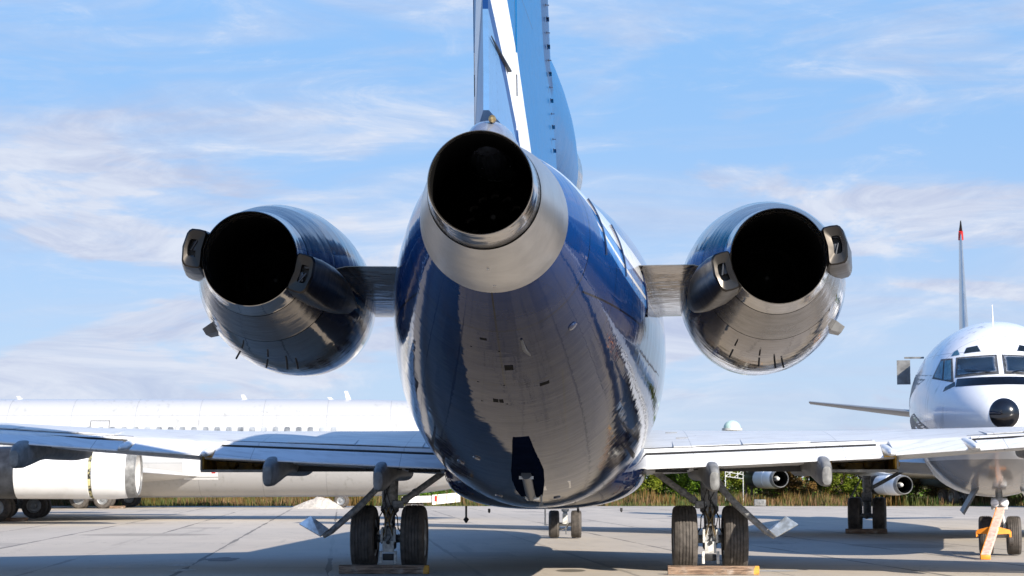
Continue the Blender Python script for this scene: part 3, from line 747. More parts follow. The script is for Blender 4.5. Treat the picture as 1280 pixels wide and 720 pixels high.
# ---- main landing gear
for sgn in (-1, 1):
    gx_ = sgn * 2.86; gy_ = 34.6
    bm = B()
    revolve(bm, (gx_, gy_, 2.05), (0, 0, -1), [(0, .17), (.28, .17), (.30, .20), (.36, .20), (.38, .155), (.9, .145), (.92, .165), (1.0, .165), (1.02, .14), (1.08, .10), (1.5, .095), (1.52, .13), (1.66, .12)], 28, True, True)
    tube(bm, (gx_ - .5, gy_, .56), (gx_ + .5, gy_, .56), .075)
    box(bm, (gx_, gy_ - .05, .50), (.22, .30, .26), bev=.03); box(bm, (gx_, gy_ - .17, .70), (.26, .1, .14), bev=.02)
    leg = obj('main_gear_leg', bm, M['gear'], air)
    leg['label'] = 'landing gear leg under the wing left of the fuselage' if sgn < 0 else 'landing gear leg under the wing right of the fuselage'
    # torque links in front of the strut, facing aft
    bm = B()
    for s_ in (-1, 1):
        hexa(bm, [(gx_ + s_ * .04, gy_ - .14, 1.10), (gx_ + s_ * .09, gy_ - .14, 1.10), (gx_ + s_ * .055, gy_ - .36, .83), (gx_ + s_ * .02, gy_ - .36, .83),
                  (gx_ + s_ * .04, gy_ - .10, 1.05), (gx_ + s_ * .09, gy_ - .10, 1.05), (gx_ + s_ * .055, gy_ - .32, .80), (gx_ + s_ * .02, gy_ - .32, .80)])
        hexa(bm, [(gx_ + s_ * .02, gy_ - .36, .83), (gx_ + s_ * .055, gy_ - .36, .83), (gx_ + s_ * .11, gy_ - .2, .55), (gx_ + s_ * .06, gy_ - .2, .55),
                  (gx_ + s_ * .02, gy_ - .31, .83), (gx_ + s_ * .055, gy_ - .31, .83), (gx_ + s_ * .11, gy_ - .15, .55), (gx_ + s_ * .06, gy_ - .15, .55)])
    tube(bm, (gx_ - .08, gy_ - .35, .82), (gx_ + .08, gy_ - .35, .82), .02)
    obj('torque_link', bm, M['gearlight'], leg, ang=20)
    bm = B()
    box(bm, (gx_, gy_ - .24, .42), (.20, .05, .20), bev=.01)
    for s_ in (-1, 1): box(bm, (gx_ + s_ * .13, gy_ - .26, .24), (.05, .05, .22), bev=.01); box(bm, (gx_ + s_ * .115, gy_ - .26, .62), (.045, .06, .24), bev=.01)
    obj('brake_manifold', bm, M['gearlight'], leg)
    bm = B()
    revolve(bm, (gx_, gy_ - .275, .50), (0, -1, 0), [(0, .035), (.03, .035), (.03, .01)], 14, True, True)
    for s_ in (-1, 1): revolve(bm, (gx_ + s_ * .26, gy_, .56), (1, 0, 0), [(-.05, .20), (.05, .20)], 20, True, True)
    box(bm, (gx_, gy_ - .2, .24), (.2, .05, .12), bev=.01)
    obj('brake_unit', bm, M['hose'], leg)
    bm = B()
    rnd = random.Random(5 + sgn)
    for k in range(4):
        x0_ = gx_ + rnd.uniform(-.14, .14); pts = []
        for q in range(9):
            zz_ = 1.75 - q * .16; pts.append((gx_ + math.sin(q * 1.1 + k) * .07 + rnd.uniform(-.03, .03) + (x0_ - gx_) * .7, gy_ - .16 - abs(math.sin(q * .9 + k * .7)) * .06, zz_))
        polytube(bm, pts[k % 3:], .009, 6)
    for s_ in (-1, 1): polytube(bm, [(gx_ + s_ * .05, gy_ - .2, 1.15), (gx_ + s_ * .16, gy_ - .24, .95), (gx_ + s_ * .17, gy_ - .2, .75), (gx_ + s_ * .25, gy_ - .1, .62)], .012, 6)
    obj('hydraulic_hose', bm, M['hose'], leg)
    bm = B()
    for s_ in (-1, 1):
        polytube(bm, [(gx_ + s_ * .09, gy_ - .17, 1.08), (gx_ + s_ * .045, gy_ - .26, .95), (gx_ + s_ * .03, gy_ - .38, .83), (gx_ + s_ * .07, gy_ - .30, .68), (gx_ + s_ * .10, gy_ - .25, .60)], .014, 6)
        polytube(bm, [(gx_ + s_ * .02, gy_ - .2, 1.12), (gx_ - s_ * .05, gy_ - .3, .98), (gx_ + s_ * .06, gy_ - .37, .80)], .008, 6)
    obj('brake_pipe', bm, M['bronze'], leg)
    # side stay towards the fuselage
    bm = B(); A_ = Vector((sgn * 1.86, 34.8, 1.78)); C_ = Vector((sgn * 2.62, 34.5, 1.22))
    tube(bm, A_, C_, .058, .058); mid_ = A_.lerp(C_, .68); tube(bm, mid_, A_.lerp(C_, .74), .072); tube(bm, A_.lerp(C_, .9), C_, .075, .06)
    box(bm, (sgn * 2.70, 34.5, 1.17), (.2, .14, .14), bev=.03); tube(bm, (sgn * 1.9, 34.7, 1.80), (sgn * 1.72, 34.9, 1.86), .09, .06)
    obj('side_stay', bm, M['gear'], leg)
    # outer link and the small door it carries
    bm = B()
    polytube(bm, [(sgn * 2.93, 34.3, 1.70), (sgn * 3.02, 34.15, 1.48), (sgn * 3.30, 33.95, 1.17), (sgn * 3.80, 33.75, .71), (sgn * 3.93, 33.7, .62)], [.05, .055, .062, .055, .04], 10)
    polytube(bm, [(sgn * 2.98, 34.6, 1.66), (sgn * 3.2, 34.5, 1.32), (sgn * 3.42, 34.3, 1.08)], .05, 8)
    obj('door_link', bm, M['gear'], leg)
    bm = B()
    dq = ((sgn * 3.93, 33.30, .64), (sgn * 4.30, 33.30, .85), (sgn * 4.10, 33.345, .985), (sgn * 3.79, 33.345, .765))
    hexa(bm, list(dq) + [(a - sgn * .004, b + .04, c_ - .018) for a, b, c_ in dq])
    obj('gear_door', bm, M['doorplate'], leg, ang=20)
    # wheel-well lip
    bm = B(); box(bm, (gx_, 34.9, 1.86), (.6, 1.0, .10), bev=.02); obj('gear_well_frame', bm, M['hose'], leg)
    for s_ in (-1, 1): wheel(leg, (gx_ + s_ * .445, gy_, .575), (1, 0, 0), .58, .43)
# ---- nose gear
bm = B(); revolve(bm, (0, 53.9, 1.35), (0, 0, -1), [(0, .13), (.1, .13), (.12, .085), (.5, .08), (.52, .11), (.6, .10), (.62, .06), (.95, .06)], 20, True, True)
tube(bm, (-.33, 53.9, .39), (.33, 53.9, .39), .05); box(bm, (0, 53.75, .55), (.14, .16, .3), bev=.02); box(bm, (.0, 53.9, 1.2), (.42, .4, .07))
tube(bm, (.1, 53.9, 1.15), (.33, 53.9, .92), .02)
ng = obj('nose_gear_leg', bm, M['gearlight'], air)
bm = B(); polytube(bm, [(-.2, 53.7, .5), (-.22, 53.65, .35), (-.1, 53.6, .25), (.05, 53.6, .3), (.1, 53.65, .45)], .02, 6); tube(bm, (.02, 53.6, .32), (.03, 53.6, .12), .018); obj('steering_link', bm, M['steel'], ng)
for s_ in (-1, 1): wheel(ng, (s_ * .31, 53.9, .39), (1, 0, 0), .39, .29)
bm = B(); box(bm, (-.53, 52.8, .78), (.02, .9, .78)); box(bm, (-.50, 52.4, .40), (.09, .03, .02)); obj('nose_gear_door', bm, M['gearlight'], ng, ang=20)
bm = B(); box(bm, (.50, 54.6, 1.0), (.02, .9, .3)); obj('nose_gear_door', bm, M['gearlight'], ng, ang=20)

# ---- things under the tail, found by dropping a ray on to the skin
tree_f = None
def skin(x, z, y_from=10.0):
    global tree_f
    if tree_f is None:
        me = fus.data; tree_f = BVHTree.FromPolygons([v_.co + Vector((0, HY, 0)) for v_ in me.vertices], [list(p_.vertices) for p_ in me.polygons])
    h_, nrm, _, _ = tree_f.ray_cast(Vector((x, y_from, z)), Vector((0, 1, 0)))
    return h_, nrm
def skin_patch(name, pts, off, m, parent, depth=.03):
    """a thin panel lying on the underside; pts are (x, y) and z comes from the skin seen from below"""
    bm = B(); out = []
    for x, y in pts:
        h_, nrm, _, _ = tree_f.ray_cast(Vector((x, y, -1)), Vector((0, 0, 1))); out.append(h_ + nrm * off * (1 if nrm.z < 0 else -1))
    plate(bm, out, (0, 0, depth)); return obj(name, bm, m, parent, ang=20)
skin(0, 3)
for x, y, lx, ly in ((-.16, 18.4, .10, .12), (.30, 18.0, .09, .09), (-.18, 16.6, .06, .05), (.0, 17.3, .08, .14)):
    skin_patch('vent_slot', [(x, y), (x + lx, y), (x + lx, y + ly), (x, y + ly)], .002, M['dark'], fus, .01)
for y in (16.9, 17.9, 18.55):
    skin_patch('panel_slit', [(-.28, y), (-.02, y), (-.02, y + .02), (-.28, y + .02)], .002, M['dark'], fus, .008)
for x, y in ((.62, 17.0), (-.5, 21.5), (.33, 24.9), (-.42, 24.9), (-.75, 22.5)):
    bm = B(); h_, nrm, _, _ = tree_f.ray_cast(Vector((x, y, -1)), Vector((0, 0, 1))); revolve(bm, h_ , nrm if nrm.z < 0 else -nrm, [(-.02, .05), (.012, .045), (.02, .03)], 14, cap1=True); obj('drain_port', bm, M['navy'], fus)
# slit handle near the top of the airstair
bm = B(); h_, nrm, _, _ = tree_f.ray_cast(Vector((.21, 16.9, -1)), Vector((0, 0, 1)))
polytube(bm, [h_ + Vector((-.03, -.25, .06)), h_ + Vector((-.01, 0, -.015)), h_ + Vector((.04, .3, -.05))], [.012, .02, .012], 8); obj('grab_handle', bm, M['darkmetal'], fus)
# airstair lock recess with a bright lining
skin_patch('airstair_latch', [(.18, 23.3), (.52, 23.3), (.52, 24.1), (.18, 23.7)], .004, M['steel'], fus, .012)
bm = B(); tube(bm, (.17, 23.3, 1.72), (.17, 23.3, 1.30), .012); box(bm, (.17, 23.3, 1.30), (.05, .03, .03)); obj('latch_rod', bm, M['greypaint'], fus)
# tail skid: dark fairing with a shock strut and wear shoe
bm = B()
TS = [(21.2, .10, .0), (22.0, .14, .10), (23.3, .21, .26), (24.2, .20, .30), (25.0, .11, .22), (25.4, .05, .10)]
yk = 22.0
def bot(y): return tree_f.ray_cast(Vector((-.05, y, -1)), Vector((0, 0, 1)))[0].z
rings = []
for y, hw, dp in ((19.95, .09, .01), (20.1, .10, .03), (21.0, .14, .07), (21.9, .19, .10), (22.8, .175, .10), (23.5, .14, .09), (23.9, .13, .05)):
    b_ = bot(y); cx = .05
    rings.append([Vector((cx - hw, y, b_ + .04)), Vector((cx - hw * .92, y, b_ - dp)), Vector((cx + hw * .92, y, b_ - dp)), Vector((cx + hw, y, b_ + .04))])
loft(bm, rings); sk_ = obj('tail_skid', bm, M['mattnavy'], air, ang=20)
bm = B(); b_ = bot(21.4)
tube(bm, (.05, 21.5, bot(21.5) - .10), (.05, 23.1, bot(23.1) - .13), .058); obj('skid_strut', bm, M['darkmetal'], sk_)
bm = B(); box(bm, (.05, 21.55, bot(21.55) - .13), (.16, .05, .035)); obj('strut_collar', bm, M['hub'], sk_)
bm = B(); box(bm, (.05, 23.0, bot(23.0) - .16), (.13, .05, .03)); obj('strut_collar', bm, M['hub'], sk_)
bm = B(); box(bm, (.05, 23.95, bot(23.9) - .07), (.16, .12, .06), bev=.01); obj('skid_shoe', bm, M['steel'], sk_)
# blade antenna and drain mast under the belly
bm = B(); tube(bm, (-1.38, 33, 1.16), (-1.38, 33, .93), .018); revolve(bm, (-1.38, 33, .97), (0, 0, -1), [(0, .02), (.04, .05), (.1, .01)], 10, True, True); obj('drain_mast', bm, M['hose'], air)
for x, y in ((-.85, 30.5), (.55, 31.0), (1.25, 31.5)):
    bm = B(); revolve(bm, (x, y, 1.15), (0, 0, -1), [(0, .02), (.05, .02), (.07, .005)], 8, True, True); obj('belly_probe', bm, M['hose'], air)
# flush slots on the starboard flank above the airstair
for y, z in ((17.2, 4.0), (18.6, 3.95), (20.9, 3.75)):
    bm = B(); pts = []
    for k in range(7):
        h_, nrm, _, _ = tree_f.ray_cast(Vector((6, y, z + .12 - k * .085)), Vector((-1, 0, 0))); pts.append(h_ + Vector((.008, -.002, 0)))
    polytube(bm, pts, .013, 6); obj('static_rail', bm, M['navy'], fus)

# ================================================================== chocks
def chock(x, y, length, label, rz=0.0, group='wooden chocks at the wheels', loc=None):
    bm = B(); box(bm, (0, 0, .075), (length, .14, .145), bev=.012)
    rnd = random.Random(label)
    for v_ in bm.verts: v_.co += Vector((0, rnd.uniform(-.006, .006), rnd.uniform(-.005, .005)))
    bm.transform(Matrix.Translation((0, 0, .0)))
    o = obj('wheel_chock', bm, M['wood']); o.location = (x, y, 0.002); o.rotation_euler = (0, 0, rz)
    return tag(o, label, 'wheel chock', group)
chock(2.83, 33.12, 1.55, 'sunlit wooden plank chock with an orange end behind the right main wheels', R(0.8))
chock(-2.80, 33.15, 1.55, 'shaded wooden plank chock behind the left main wheels', R(-0.5))

# ================================================================== the other jets
def jet(name, label, cat, pos, heading, prm, m_body, engines=(), near_windows=0, group=None, m_eng=None):
    """a four-engined airliner in its own frame: nose tip at the origin side, tail towards +y, wheels on z = 0.
    heading: direction the tail points to, in world degrees from +y towards +x"""
    o = thing(name, label, cat, pos, -R(heading), group)
    top, bot_, hw = prm['top'], prm['bot'], prm['hw']; zc = (top + bot_) / 2 + .1
    st = [(0, .03, 2.92, 2.98, 2.95), (.12, .34, 2.62, 3.27, 2.95), (.5, .70, 2.27, 3.58, 2.95), (1.0, 1.0, 1.98, 3.88, 2.98), (1.7, 1.28, 1.74, 4.18, 3.02), (2.05, 1.38, 1.66, 4.36, 3.05), (2.5, 1.49, 1.57, 4.70, 3.1), (3.1, 1.62, 1.46, 5.0, 3.15), (4.0, 1.76, 1.34, 5.20, 3.22),
          (5.2, 1.85, 1.25, 5.29, 3.28), (7, 1.88, 1.2, 5.32, 3.3), (26, 1.88, 1.2, 5.32, 3.3), (30, 1.74, 1.55, 5.32, 3.5), (35, 1.25, 2.4, 5.2, 3.9), (40, .6, 3.5, 5.0, 4.3), (43, .12, 4.2, 4.8, 4.5)]
    sc_ = (top - bot_) / (5.32 - 1.2)
    st = [(a, b * hw / 1.88, (c_ - 1.2) * sc_ + bot_, (d_ - 1.2) * sc_ + bot_, (e_ - 1.2) * sc_ + bot_) for a, b, c_, d_, e_ in st]
    yy = [0, .04, .12, .25] + [.5 + i * .25 for i in range(26)] + [7 + i * 1.0 for i in range(37)]
    bm = B(); rs = []
    for y in yy:
        q = crom(st, y)
        if y == 0: q = st[0][1:]
        if y == .04: q = tuple(a + (b - a) * .55 for a, b in zip(st[0][1:], st[1][1:]))
        rs.append(fring(y, *q, n=48))
    loft(bm, rs); body = obj('fuselage', bm, m_body, o, world=False)
    # fin
    bm = B(); rings = []
    for z, y0, y1, th in ((top - .6, 33.0, 41.6, .34), (top + .3, 34.8, 42.0, .30), (top + 1.0, 36.2, 42.2, .26), (top + 3.5, 38.2, 42.8, .17), (prm['fin'], 40.9, 43.6, .07))[:(5 if prm['fin'] > 9 else 2)]:
        rg = []
        for i in range(24):
            a = 2 * math.pi * i / 24; s = (1 - math.cos(a)) / 2
            rg.append(Vector((th * math.sin(a) * (1 - .35 * s), y0 + (y1 - y0) * s, z)))
        rings.append(rg)
    loft(bm, rings); fn = obj('tail_fin', bm, M['alu'] if not prm.get('whitefin') else m_body, o, world=False)
    z = prm['fin']
    if z > 10:
      bm = B(); tube(bm, (0, 41.15, z - .22), (0, 41.0, z + .10), .11, .09); obj('fin_tip_cap', bm, M['redpaint'], fn, world=False)
      bm = B(); tube(bm, (0, 41.2, z + .1), (0, 40.6, z + .48), .08, .02); obj('fin_probe', bm, M['hose'], fn, world=False)
    for s_ in (1, -1):
        bm = B(); loft(bm, [wsec(s_ * x, a, b, h, h, t_, t_, 12) for x, a, b, h, t_ in ((.3, 36.3, 41.2, 4.05, .20), (2.5, 37.9, 41.6, 4.30, .15), (6.2, 40.5, 42.4, 4.80, .06))])
        obj('tailplane', bm, M['tailgrey'], o, world=False)
    # wings; the aerofoil runs from leading edge (small y) back
    for s_ in (1, -1):
        bm = B(); rings = []
        for x, yl, yt, h, tu, tl in ((1.0, 12.6, 23.4, bot_ + .75, .55, .30), (1.9, 13.3, 23.4, bot_ + .8, .52, .28), (8.5, 18.3, 23.9, bot_ + 1.2, .30, .22), (21.5, 28.2, 31.0, bot_ + 1.2 + prm.get('dih', 1.25), .12, .1)):
            rings.append(wsec(s_ * x, yl, yt, h + .05, h, tu, tl, 16))
        loft(bm, rings); wg = obj('wing', bm, M['wingjet'], o, world=False, ang=25)
        for ex, eb, ez in engines:
            yl = 13.3 + (ex - 1.9) * .757; er = prm['er']; c0 = Vector((s_ * ex, yl - prm.get('fwd', 3.0), ez))
            L_ = prm.get('elen', 5.2)
            bm = B(); revolve(bm, c0, (0, 1, 0), [(.0, er * .80), (-.05, er * .84), (0, er * .89), (.35, er * .95), (.36, er * .955), (1.0, er), (1.52, er), (1.54, er * .94), (1.66, er * .94), (1.68, er * .995), (L_ * .62, er * .98)], 40)
            en = obj('engine_pod', bm, M['podwhite'], o, world=False)
            if er > .8:
                bm = B(); revolve(bm, c0, (0, 1, 0), [(1.55, er * .955), (1.65, er * .955)], 40); obj('cowl_gap', bm, M['gapmix'], en, world=False)
            bm = B(); revolve(bm, c0, (0, 1, 0), [(.02, er * .79), (.3, er * .76), (1.1, er * .78)], 32, cap1=True); obj('inlet_duct', bm, M['duct'] if er > .8 else M['dark'], en, world=False)
            bm = B(); revolve(bm, c0, (0, 1, 0), [(.0, er * .79), (-.045, er * .81), (-.055, er * .84), (.0, er * .895), (.30, er * .955)], 40); obj('inlet_lip', bm, M['greypaint'], en, world=False)
            bm = B(); revolve(bm, c0 + Vector((0, .25, 0)), (0, 1, 0), [(0, .01), (.08, er * .16), (.3, er * .25), (.8, er * .28)], 20); obj('spinner', bm, M['podwhite'], en, world=False)
            bm = B(); revolve(bm, c0, (0, 1, 0), [(L_ * .62 + .005, er * .99), (L_ * .75, er * .97), (L_ * .95, er * .80), (L_ * 1.02, er * .66), (L_ * 1.02, er * .6)], 40, cap1=True); obj('exhaust_section', bm, M['darkmetal'], en, world=False)
            bm = B(); 
            loft(bm, [[Vector((s_ * ex - w_, y, z0)), Vector((s_ * ex + w_, y, z0)), Vector((s_ * ex + w_, y, z1)), Vector((s_ * ex - w_, y, z1))] for w_, y, z0, z1 in ((.06, yl - prm.get('fwd', 3.0) + .9, ez + er * .85, ez + er * 1.02), (.2, yl - 1.0, ez + er * .7, bot_ + 1.1 + (ex - 8.5) * .1), (.2, yl + 1.0, ez + er * .4, bot_ + 1.3 + (ex - 8.5) * .1), (.08, yl + 3.2, ez + er * .9, bot_ + 1.15 + (ex - 8.5) * .1))])
            obj('engine_strut', bm, M['podwhite'], o, world=False, ang=20)
    # main gear: four-wheel bogies
    gt = prm.get('gt', 3.36); gy = prm.get('gy', 22.3)
    for s_ in (1, -1):
        bm = B(); tube(bm, (s_ * gt, gy, .5), (s_ * gt, gy, 1.75), .13); tube(bm, (s_ * gt, gy - .7, .52), (s_ * gt, gy + .7, .52), .09)
        for q in (-.7, .7): tube(bm, (s_ * gt - .4, gy + q, .52), (s_ * gt + .4, gy + q, .52), .06)
        tube(bm, (s_ * gt, gy, 1.3), (s_ * (gt - 1.1), gy, 1.9), .06); box(bm, (s_ * gt, gy - .15, 1.1), (.3, .2, .3), bev=.03)
        lg = obj('main_gear_leg', bm, M['gear'], o, world=False)
        if prm.get('gearband'):
            bm = B(); tube(bm, (s_ * gt, gy, .98), (s_ * gt, gy, 1.12), .15); obj('strut_band', bm, M['orange'], lg, world=False)
            bm = B(); hexa(bm, [(s_ * (gt + .15), gy + .3, 1.7), (s_ * (gt + .55), gy + .5, 1.0), (s_ * (gt + .6), gy + .5, 1.0), (s_ * (gt + .2), gy + .3, 1.7), (s_ * (gt + .15), gy + .4, 1.7), (s_ * (gt + .55), gy + .6, 1.0), (s_ * (gt + .6), gy + .6, 1.0), (s_ * (gt + .2), gy + .4, 1.7)]); obj('gear_brace', bm, M['gear'], lg, world=False)
        for q in (-.7, .7):
            for e_ in (-.37, .37): wheel(lg, (s_ * gt + e_, gy + q, .545), (1, 0, 0), .55, .38, world=False)
    ngy = prm.get('ngy', 4.25)
    bm = B(); tube(bm, (0, ngy, .45), (0, ngy, 1.5), .075); tube(bm, (-.3, ngy, .42), (.3, ngy, .42), .05)
    box(bm, (0, ngy - .08, 1.1), (.34, .26, .26), bev=.03)
    tube(bm, (.05, ngy - .1, .9), (.12, ngy - .18, .55), .035)
    nl = obj('nose_gear_leg', bm, M['gearlight'], o, world=False)
    for e_ in (-.29, .29): wheel(nl, (e_, ngy, .42), (1, 0, 0), .42, .30, world=False)
    # cabin windows on the flank that faces the photographer
    for k in range(near_windows):
        bm = B(); y = 7.5 + k * 1.05 * prm.get('wp', 1.0); zz_ = prm.get('wz', zc + .42); q = crom(st, y)
        up_ = (zz_ - q[3]) / (q[2] - q[3]); xs = prm['wside'] * q[0] * math.sqrt(max(0, 1 - up_ ** 2))
        rg = ring((xs - prm['wside'] * .004, y, zz_), (0, 1, 0), (0, 0, 1), .12, .15, 16, 3.5); rg2 = [p_ + Vector((prm['wside'] * .014, 0, 0)) for p_ in rg]
        for p_ in rg + rg2: p_.x -= prm['wside'] * (p_.z - zz_) * up_ * 1.05
        loft(bm, [rg, rg2]); obj('cabin_window', bm, M['windowgrey'], body, world=False)
    return o, body, st, nl
m, t, p = mat('bare_engine_structure'); M['gapmix'] = m
c = objco(t); nn = noise(t, c, 5, 4, .7); setp(t, p, color=mix(t, nn.smooth(.45, .55), (.01, .01, .01), (.55, .5, .25)), rough=.7)
M['tailgrey'] = simple('tailplane_shade_grey', (0.20, 0.195, 0.19), 0.35, 0.2)  # tailplane darkened in its colour for the shade on its underside
M['wingjet'] = simple('wing_pale_grey', (0.62, 0.62, 0.61), 0.35, 0.1, var=0.12, vs=0.6)
M['duct'] = simple('inlet_duct_grey', (0.55, 0.54, 0.53), 0.45, var=0.1)
def pod_mat():
    m, t, p = mat('pod_white'); c = objco(t); n = noise(t, c, 1.4, 7, 0.65); x, y, z = sep(t, c)
    col = mix(t, n.smooth(0.45, 0.75) * 0.4, (0.74, 0.74, 0.73), (0.50, 0.49, 0.46))
    setp(t, p, color=col, rough=0.35, coat=.3); return m
M['podwhite'] = pod_mat()

# ---- right: white jet nose-on
u = Vector((.2115, .9774)); nosegear = Vector((10.49, 41.6)); tip = nosegear - u * 4.25
P = W(tip.x, tip.y)
HEAD = math.degrees(math.atan2(.2115, .9774)) - YAW
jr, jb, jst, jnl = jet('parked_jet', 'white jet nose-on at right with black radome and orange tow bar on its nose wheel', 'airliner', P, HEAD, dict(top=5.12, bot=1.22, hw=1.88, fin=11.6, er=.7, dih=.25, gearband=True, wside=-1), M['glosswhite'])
jtree = BVHTree.FromPolygons([v_.co for v_ in jb.data.vertices], [list(p_.vertices) for p_ in jb.data.polygons])
def nose_panel(name, poly, m, off=.006, rim=None, parent=None, n=10):
    """poly: four (x, z) corners as seen from straight ahead, laid on to the nose"""
    a, b, c_, d_ = [Vector(q) for q in poly]; bm = B(); vs = []
    for i in range(n + 1):
        row = []
        for j in range(n + 1):
            q = a.lerp(b, i / n).lerp(d_.lerp(c_, i / n), j / n)
            h_, nrm, _, _ = jtree.ray_cast(Vector((q.x, -3, q.y)), Vector((0, 1, 0)))
            if h_ is None: h_, nrm = jtree.find_nearest(Vector((q.x, 3, q.y)))[:2]
            if nrm.y > 0: nrm = -nrm
            row.append(bm.verts.new(h_ + nrm * off))
        vs.append(row)
    for i in range(n):
        for j in range(n): bm.faces.new((vs[i][j], vs[i + 1][j], vs[i + 1][j + 1], vs[i][j + 1]))
    r_ = bmesh.ops.solidify(bm, geom=list(bm.faces), thickness=.008)
    return obj(name, bm, m, parent or jb, world=False, ang=40)
for s_ in (-1, 1):
    nose_panel('windscreen_frame', [(s_ * .05, 3.71), (s_ * .90, 3.68), (s_ * .86, 4.14), (s_ * .05, 4.17)], M['greypaint'], .004)
    nose_panel('windscreen', [(s_ * .09, 3.76), (s_ * .85, 3.73), (s_ * .82, 4.10), (s_ * .09, 4.13)], M['glassdark'], .012)
    nose_panel('windscreen_frame', [(s_ * .93, 3.58), (s_ * 1.36, 3.72), (s_ * 1.16, 4.14), (s_ * .93, 4.13)], M['greypaint'], .004)
    nose_panel('side_window', [(s_ * .97, 3.64), (s_ * 1.12, 3.66), (s_ * 1.08, 4.09), (s_ * .96, 4.09)], M['glassblue'], .012)
    nose_panel('side_window', [(s_ * 1.15, 3.67), (s_ * 1.31, 3.75), (s_ * 1.17, 4.08), (s_ * 1.11, 4.09)], M['glassblue'], .012)
    nose_panel('eyebrow_window', [(s_ * .36, 4.25), (s_ * .70, 4.22), (s_ * .64, 4.35), (s_ * .42, 4.39)], M['glassdark'], .006)
    nose_panel('eyebrow_window', [(s_ * .78, 4.20), (s_ * .95, 4.18), (s_ * .89, 4.28), (s_ * .82, 4.32)], M['glassblue'], .006)
    nose_panel('wiper', [(s_ * .22, 3.72), (s_ * .70, 3.82), (s_ * .70, 3.835), (s_ * .22, 3.745)], M['hose'], .03, n=3)
nose_panel('anti_glare_band', [(-.90, 3.48), (.90, 3.48), (.86, 3.655), (-.86, 3.655)], M['blackgloss'], .005, n=24)
for s_ in (-1, 1): nose_panel('anti_glare_band', [(s_ * .905, 3.50), (s_ * 1.15, 3.40), (s_ * 1.10, 3.50), (s_ * .905, 3.60)], M['blackgloss'], .004, n=8)
# grey flashes painted along the flank
bm = B()
for s_ in (-1, 1):
    for tri in ([(2.7, 3.80), (6.5, 3.25), (9.5, 3.6), (6.0, 4.0)], [(2.3, 2.62), (7.5, 2.2), (9.8, 2.8), (4.0, 3.05)]):
        a, b, c_, d_ = [Vector(q) for q in tri]; n = 8; vs = []
        for i in range(n + 1):
            row = []
            for j in range(n + 1):
                q = a.lerp(b, i / n).lerp(d_.lerp(c_, i / n), j / n)
                h_, nrm, _, _ = jtree.ray_cast(Vector((s_ * 5, q.x, q.y)), Vector((-s_, 0, 0)))
                row.append(bm.verts.new(h_ + Vector((s_, 0, 0)) * .006))
            vs.append(row)
        for i in range(n):
            for j in range(n): bm.faces.new((vs[i][j], vs[i + 1][j], vs[i + 1][j + 1], vs[i][j + 1]))
obj('flank_flash', bm, M['greypaint'], jb, world=False)
bm = B()
rs = []
for i in range(14):
    a = math.pi * i / 26
    rs.append(ring((0, .02 + .26 * (1 - math.cos(a)) - .07, 2.89), (1, 0, 0), (0, 0, 1), max(.004, .325 * math.sin(a)), max(.004, .325 * math.sin(a)), 40))
rs.append(ring((0, .34, 2.89), (1, 0, 0), (0, 0, 1), .30, .30, 40)); loft(bm, rs); obj('radome', bm, M['blackgloss'], jb, world=False)
bm = B(); tube(bm, (-.05, 3.9, 4.9), (-.05, 4.0, 5.38), .018, .008, 8); obj('whip_antenna', bm, M['gearlight'], jb, world=False)
for s_ in (-1, 1):
    bm = B(); revolve(bm, (s_ * .10, 3.98, 1.12), (0, -1, 0), [(0, .085), (.05, .09), (.07, .07), (.08, .01)], 18, True, True); obj('taxi_light', bm, M['lens'], jnl, world=False)
    bm = B(); hexa(bm, [(s_ * .42, 3.9, 1.42), (s_ * .46, 3.9, 1.42), (s_ * .78, 3.9, .90), (s_ * .74, 3.9, .86)] + [(s_ * .50, 5.0, 1.42), (s_ * .54, 5.0, 1.42), (s_ * .82, 5.0, .95), (s_ * .78, 5.0, .93)]); obj('nose_gear_door', bm, M['greypaint'], jnl, world=False, ang=20)
# open service hatch high on the left flank
bm = B(); box(bm, (-1.98, 6.0, 4.05), (.30, .04, .55)); box(bm, (-1.74, 6.0, 4.38), (.44, .05, .04)); obj('open_hatch', bm, M['greypaint'], jb, world=False, ang=20)

# tow bar clipped to the nose wheel
tb = thing('tow_bar', 'orange and pink tow bar resting on the apron from a nose wheel', 'tow bar', W(10.28, 40.1))
nwp = jr.matrix_world
MR = rootmat(jr)
top_p = MR @ Vector((.02, 3.9, .98)); low_p = W(9.60, 39.3, .06)
bm = B(); d_ = (low_p - top_p); _, u1, v1_ = frame(d_)
loft(bm, [[q + u1 * a + v1_ * b for a, b in ((-.075, -.05), (.075, -.05), (.075, .05), (-.075, .05))] for q in (top_p, low_p)]); obj('tow_bar_beam', bm, M['palepaint'], tb, ang=20)
bm = B(); loft(bm, [[q + u1 * a + v1_ * b for a, b in ((-.045 + .122, -.055), (.06 + .03, -.055), (.06 + .03, .055), (-.045 + .122, .055))] for q in (top_p, low_p)]); obj('beam_edge', bm, M['orange'], tb, ang=20)
mid_ = top_p.lerp(low_p, .46)
bm = B(); ax1 = MR.to_3x3() @ Vector((1, 0, 0)); up1 = Vector((0, 0, 1)); fw1 = MR.to_3x3() @ Vector((0, 1, 0))
for s_ in (-1, 1):
    a0_ = mid_ + fw1 * .08; a1_ = mid_ + ax1 * s_ * .34 + fw1 * .22 - up1 * .02
    hexa(bm, [a0_ + up1 * .10, a0_ - up1 * .08, a1_ - up1 * .05, a1_ + up1 * .03] + [q + fw1 * .06 for q in (a0_ + up1 * .10, a0_ - up1 * .08, a1_ - up1 * .05, a1_ + up1 * .03)])
    box(bm, a1_ + fw1 * .03 - up1 * .06, (.04, .04, .12))
obj('cross_arm', bm, M['orange'], tb, ang=20)
bm = B(); box(bm, low_p + Vector((0, 0, -.01)), (.20, .12, .09), bev=.01); obj('tow_eye', bm, M['orange'], tb)
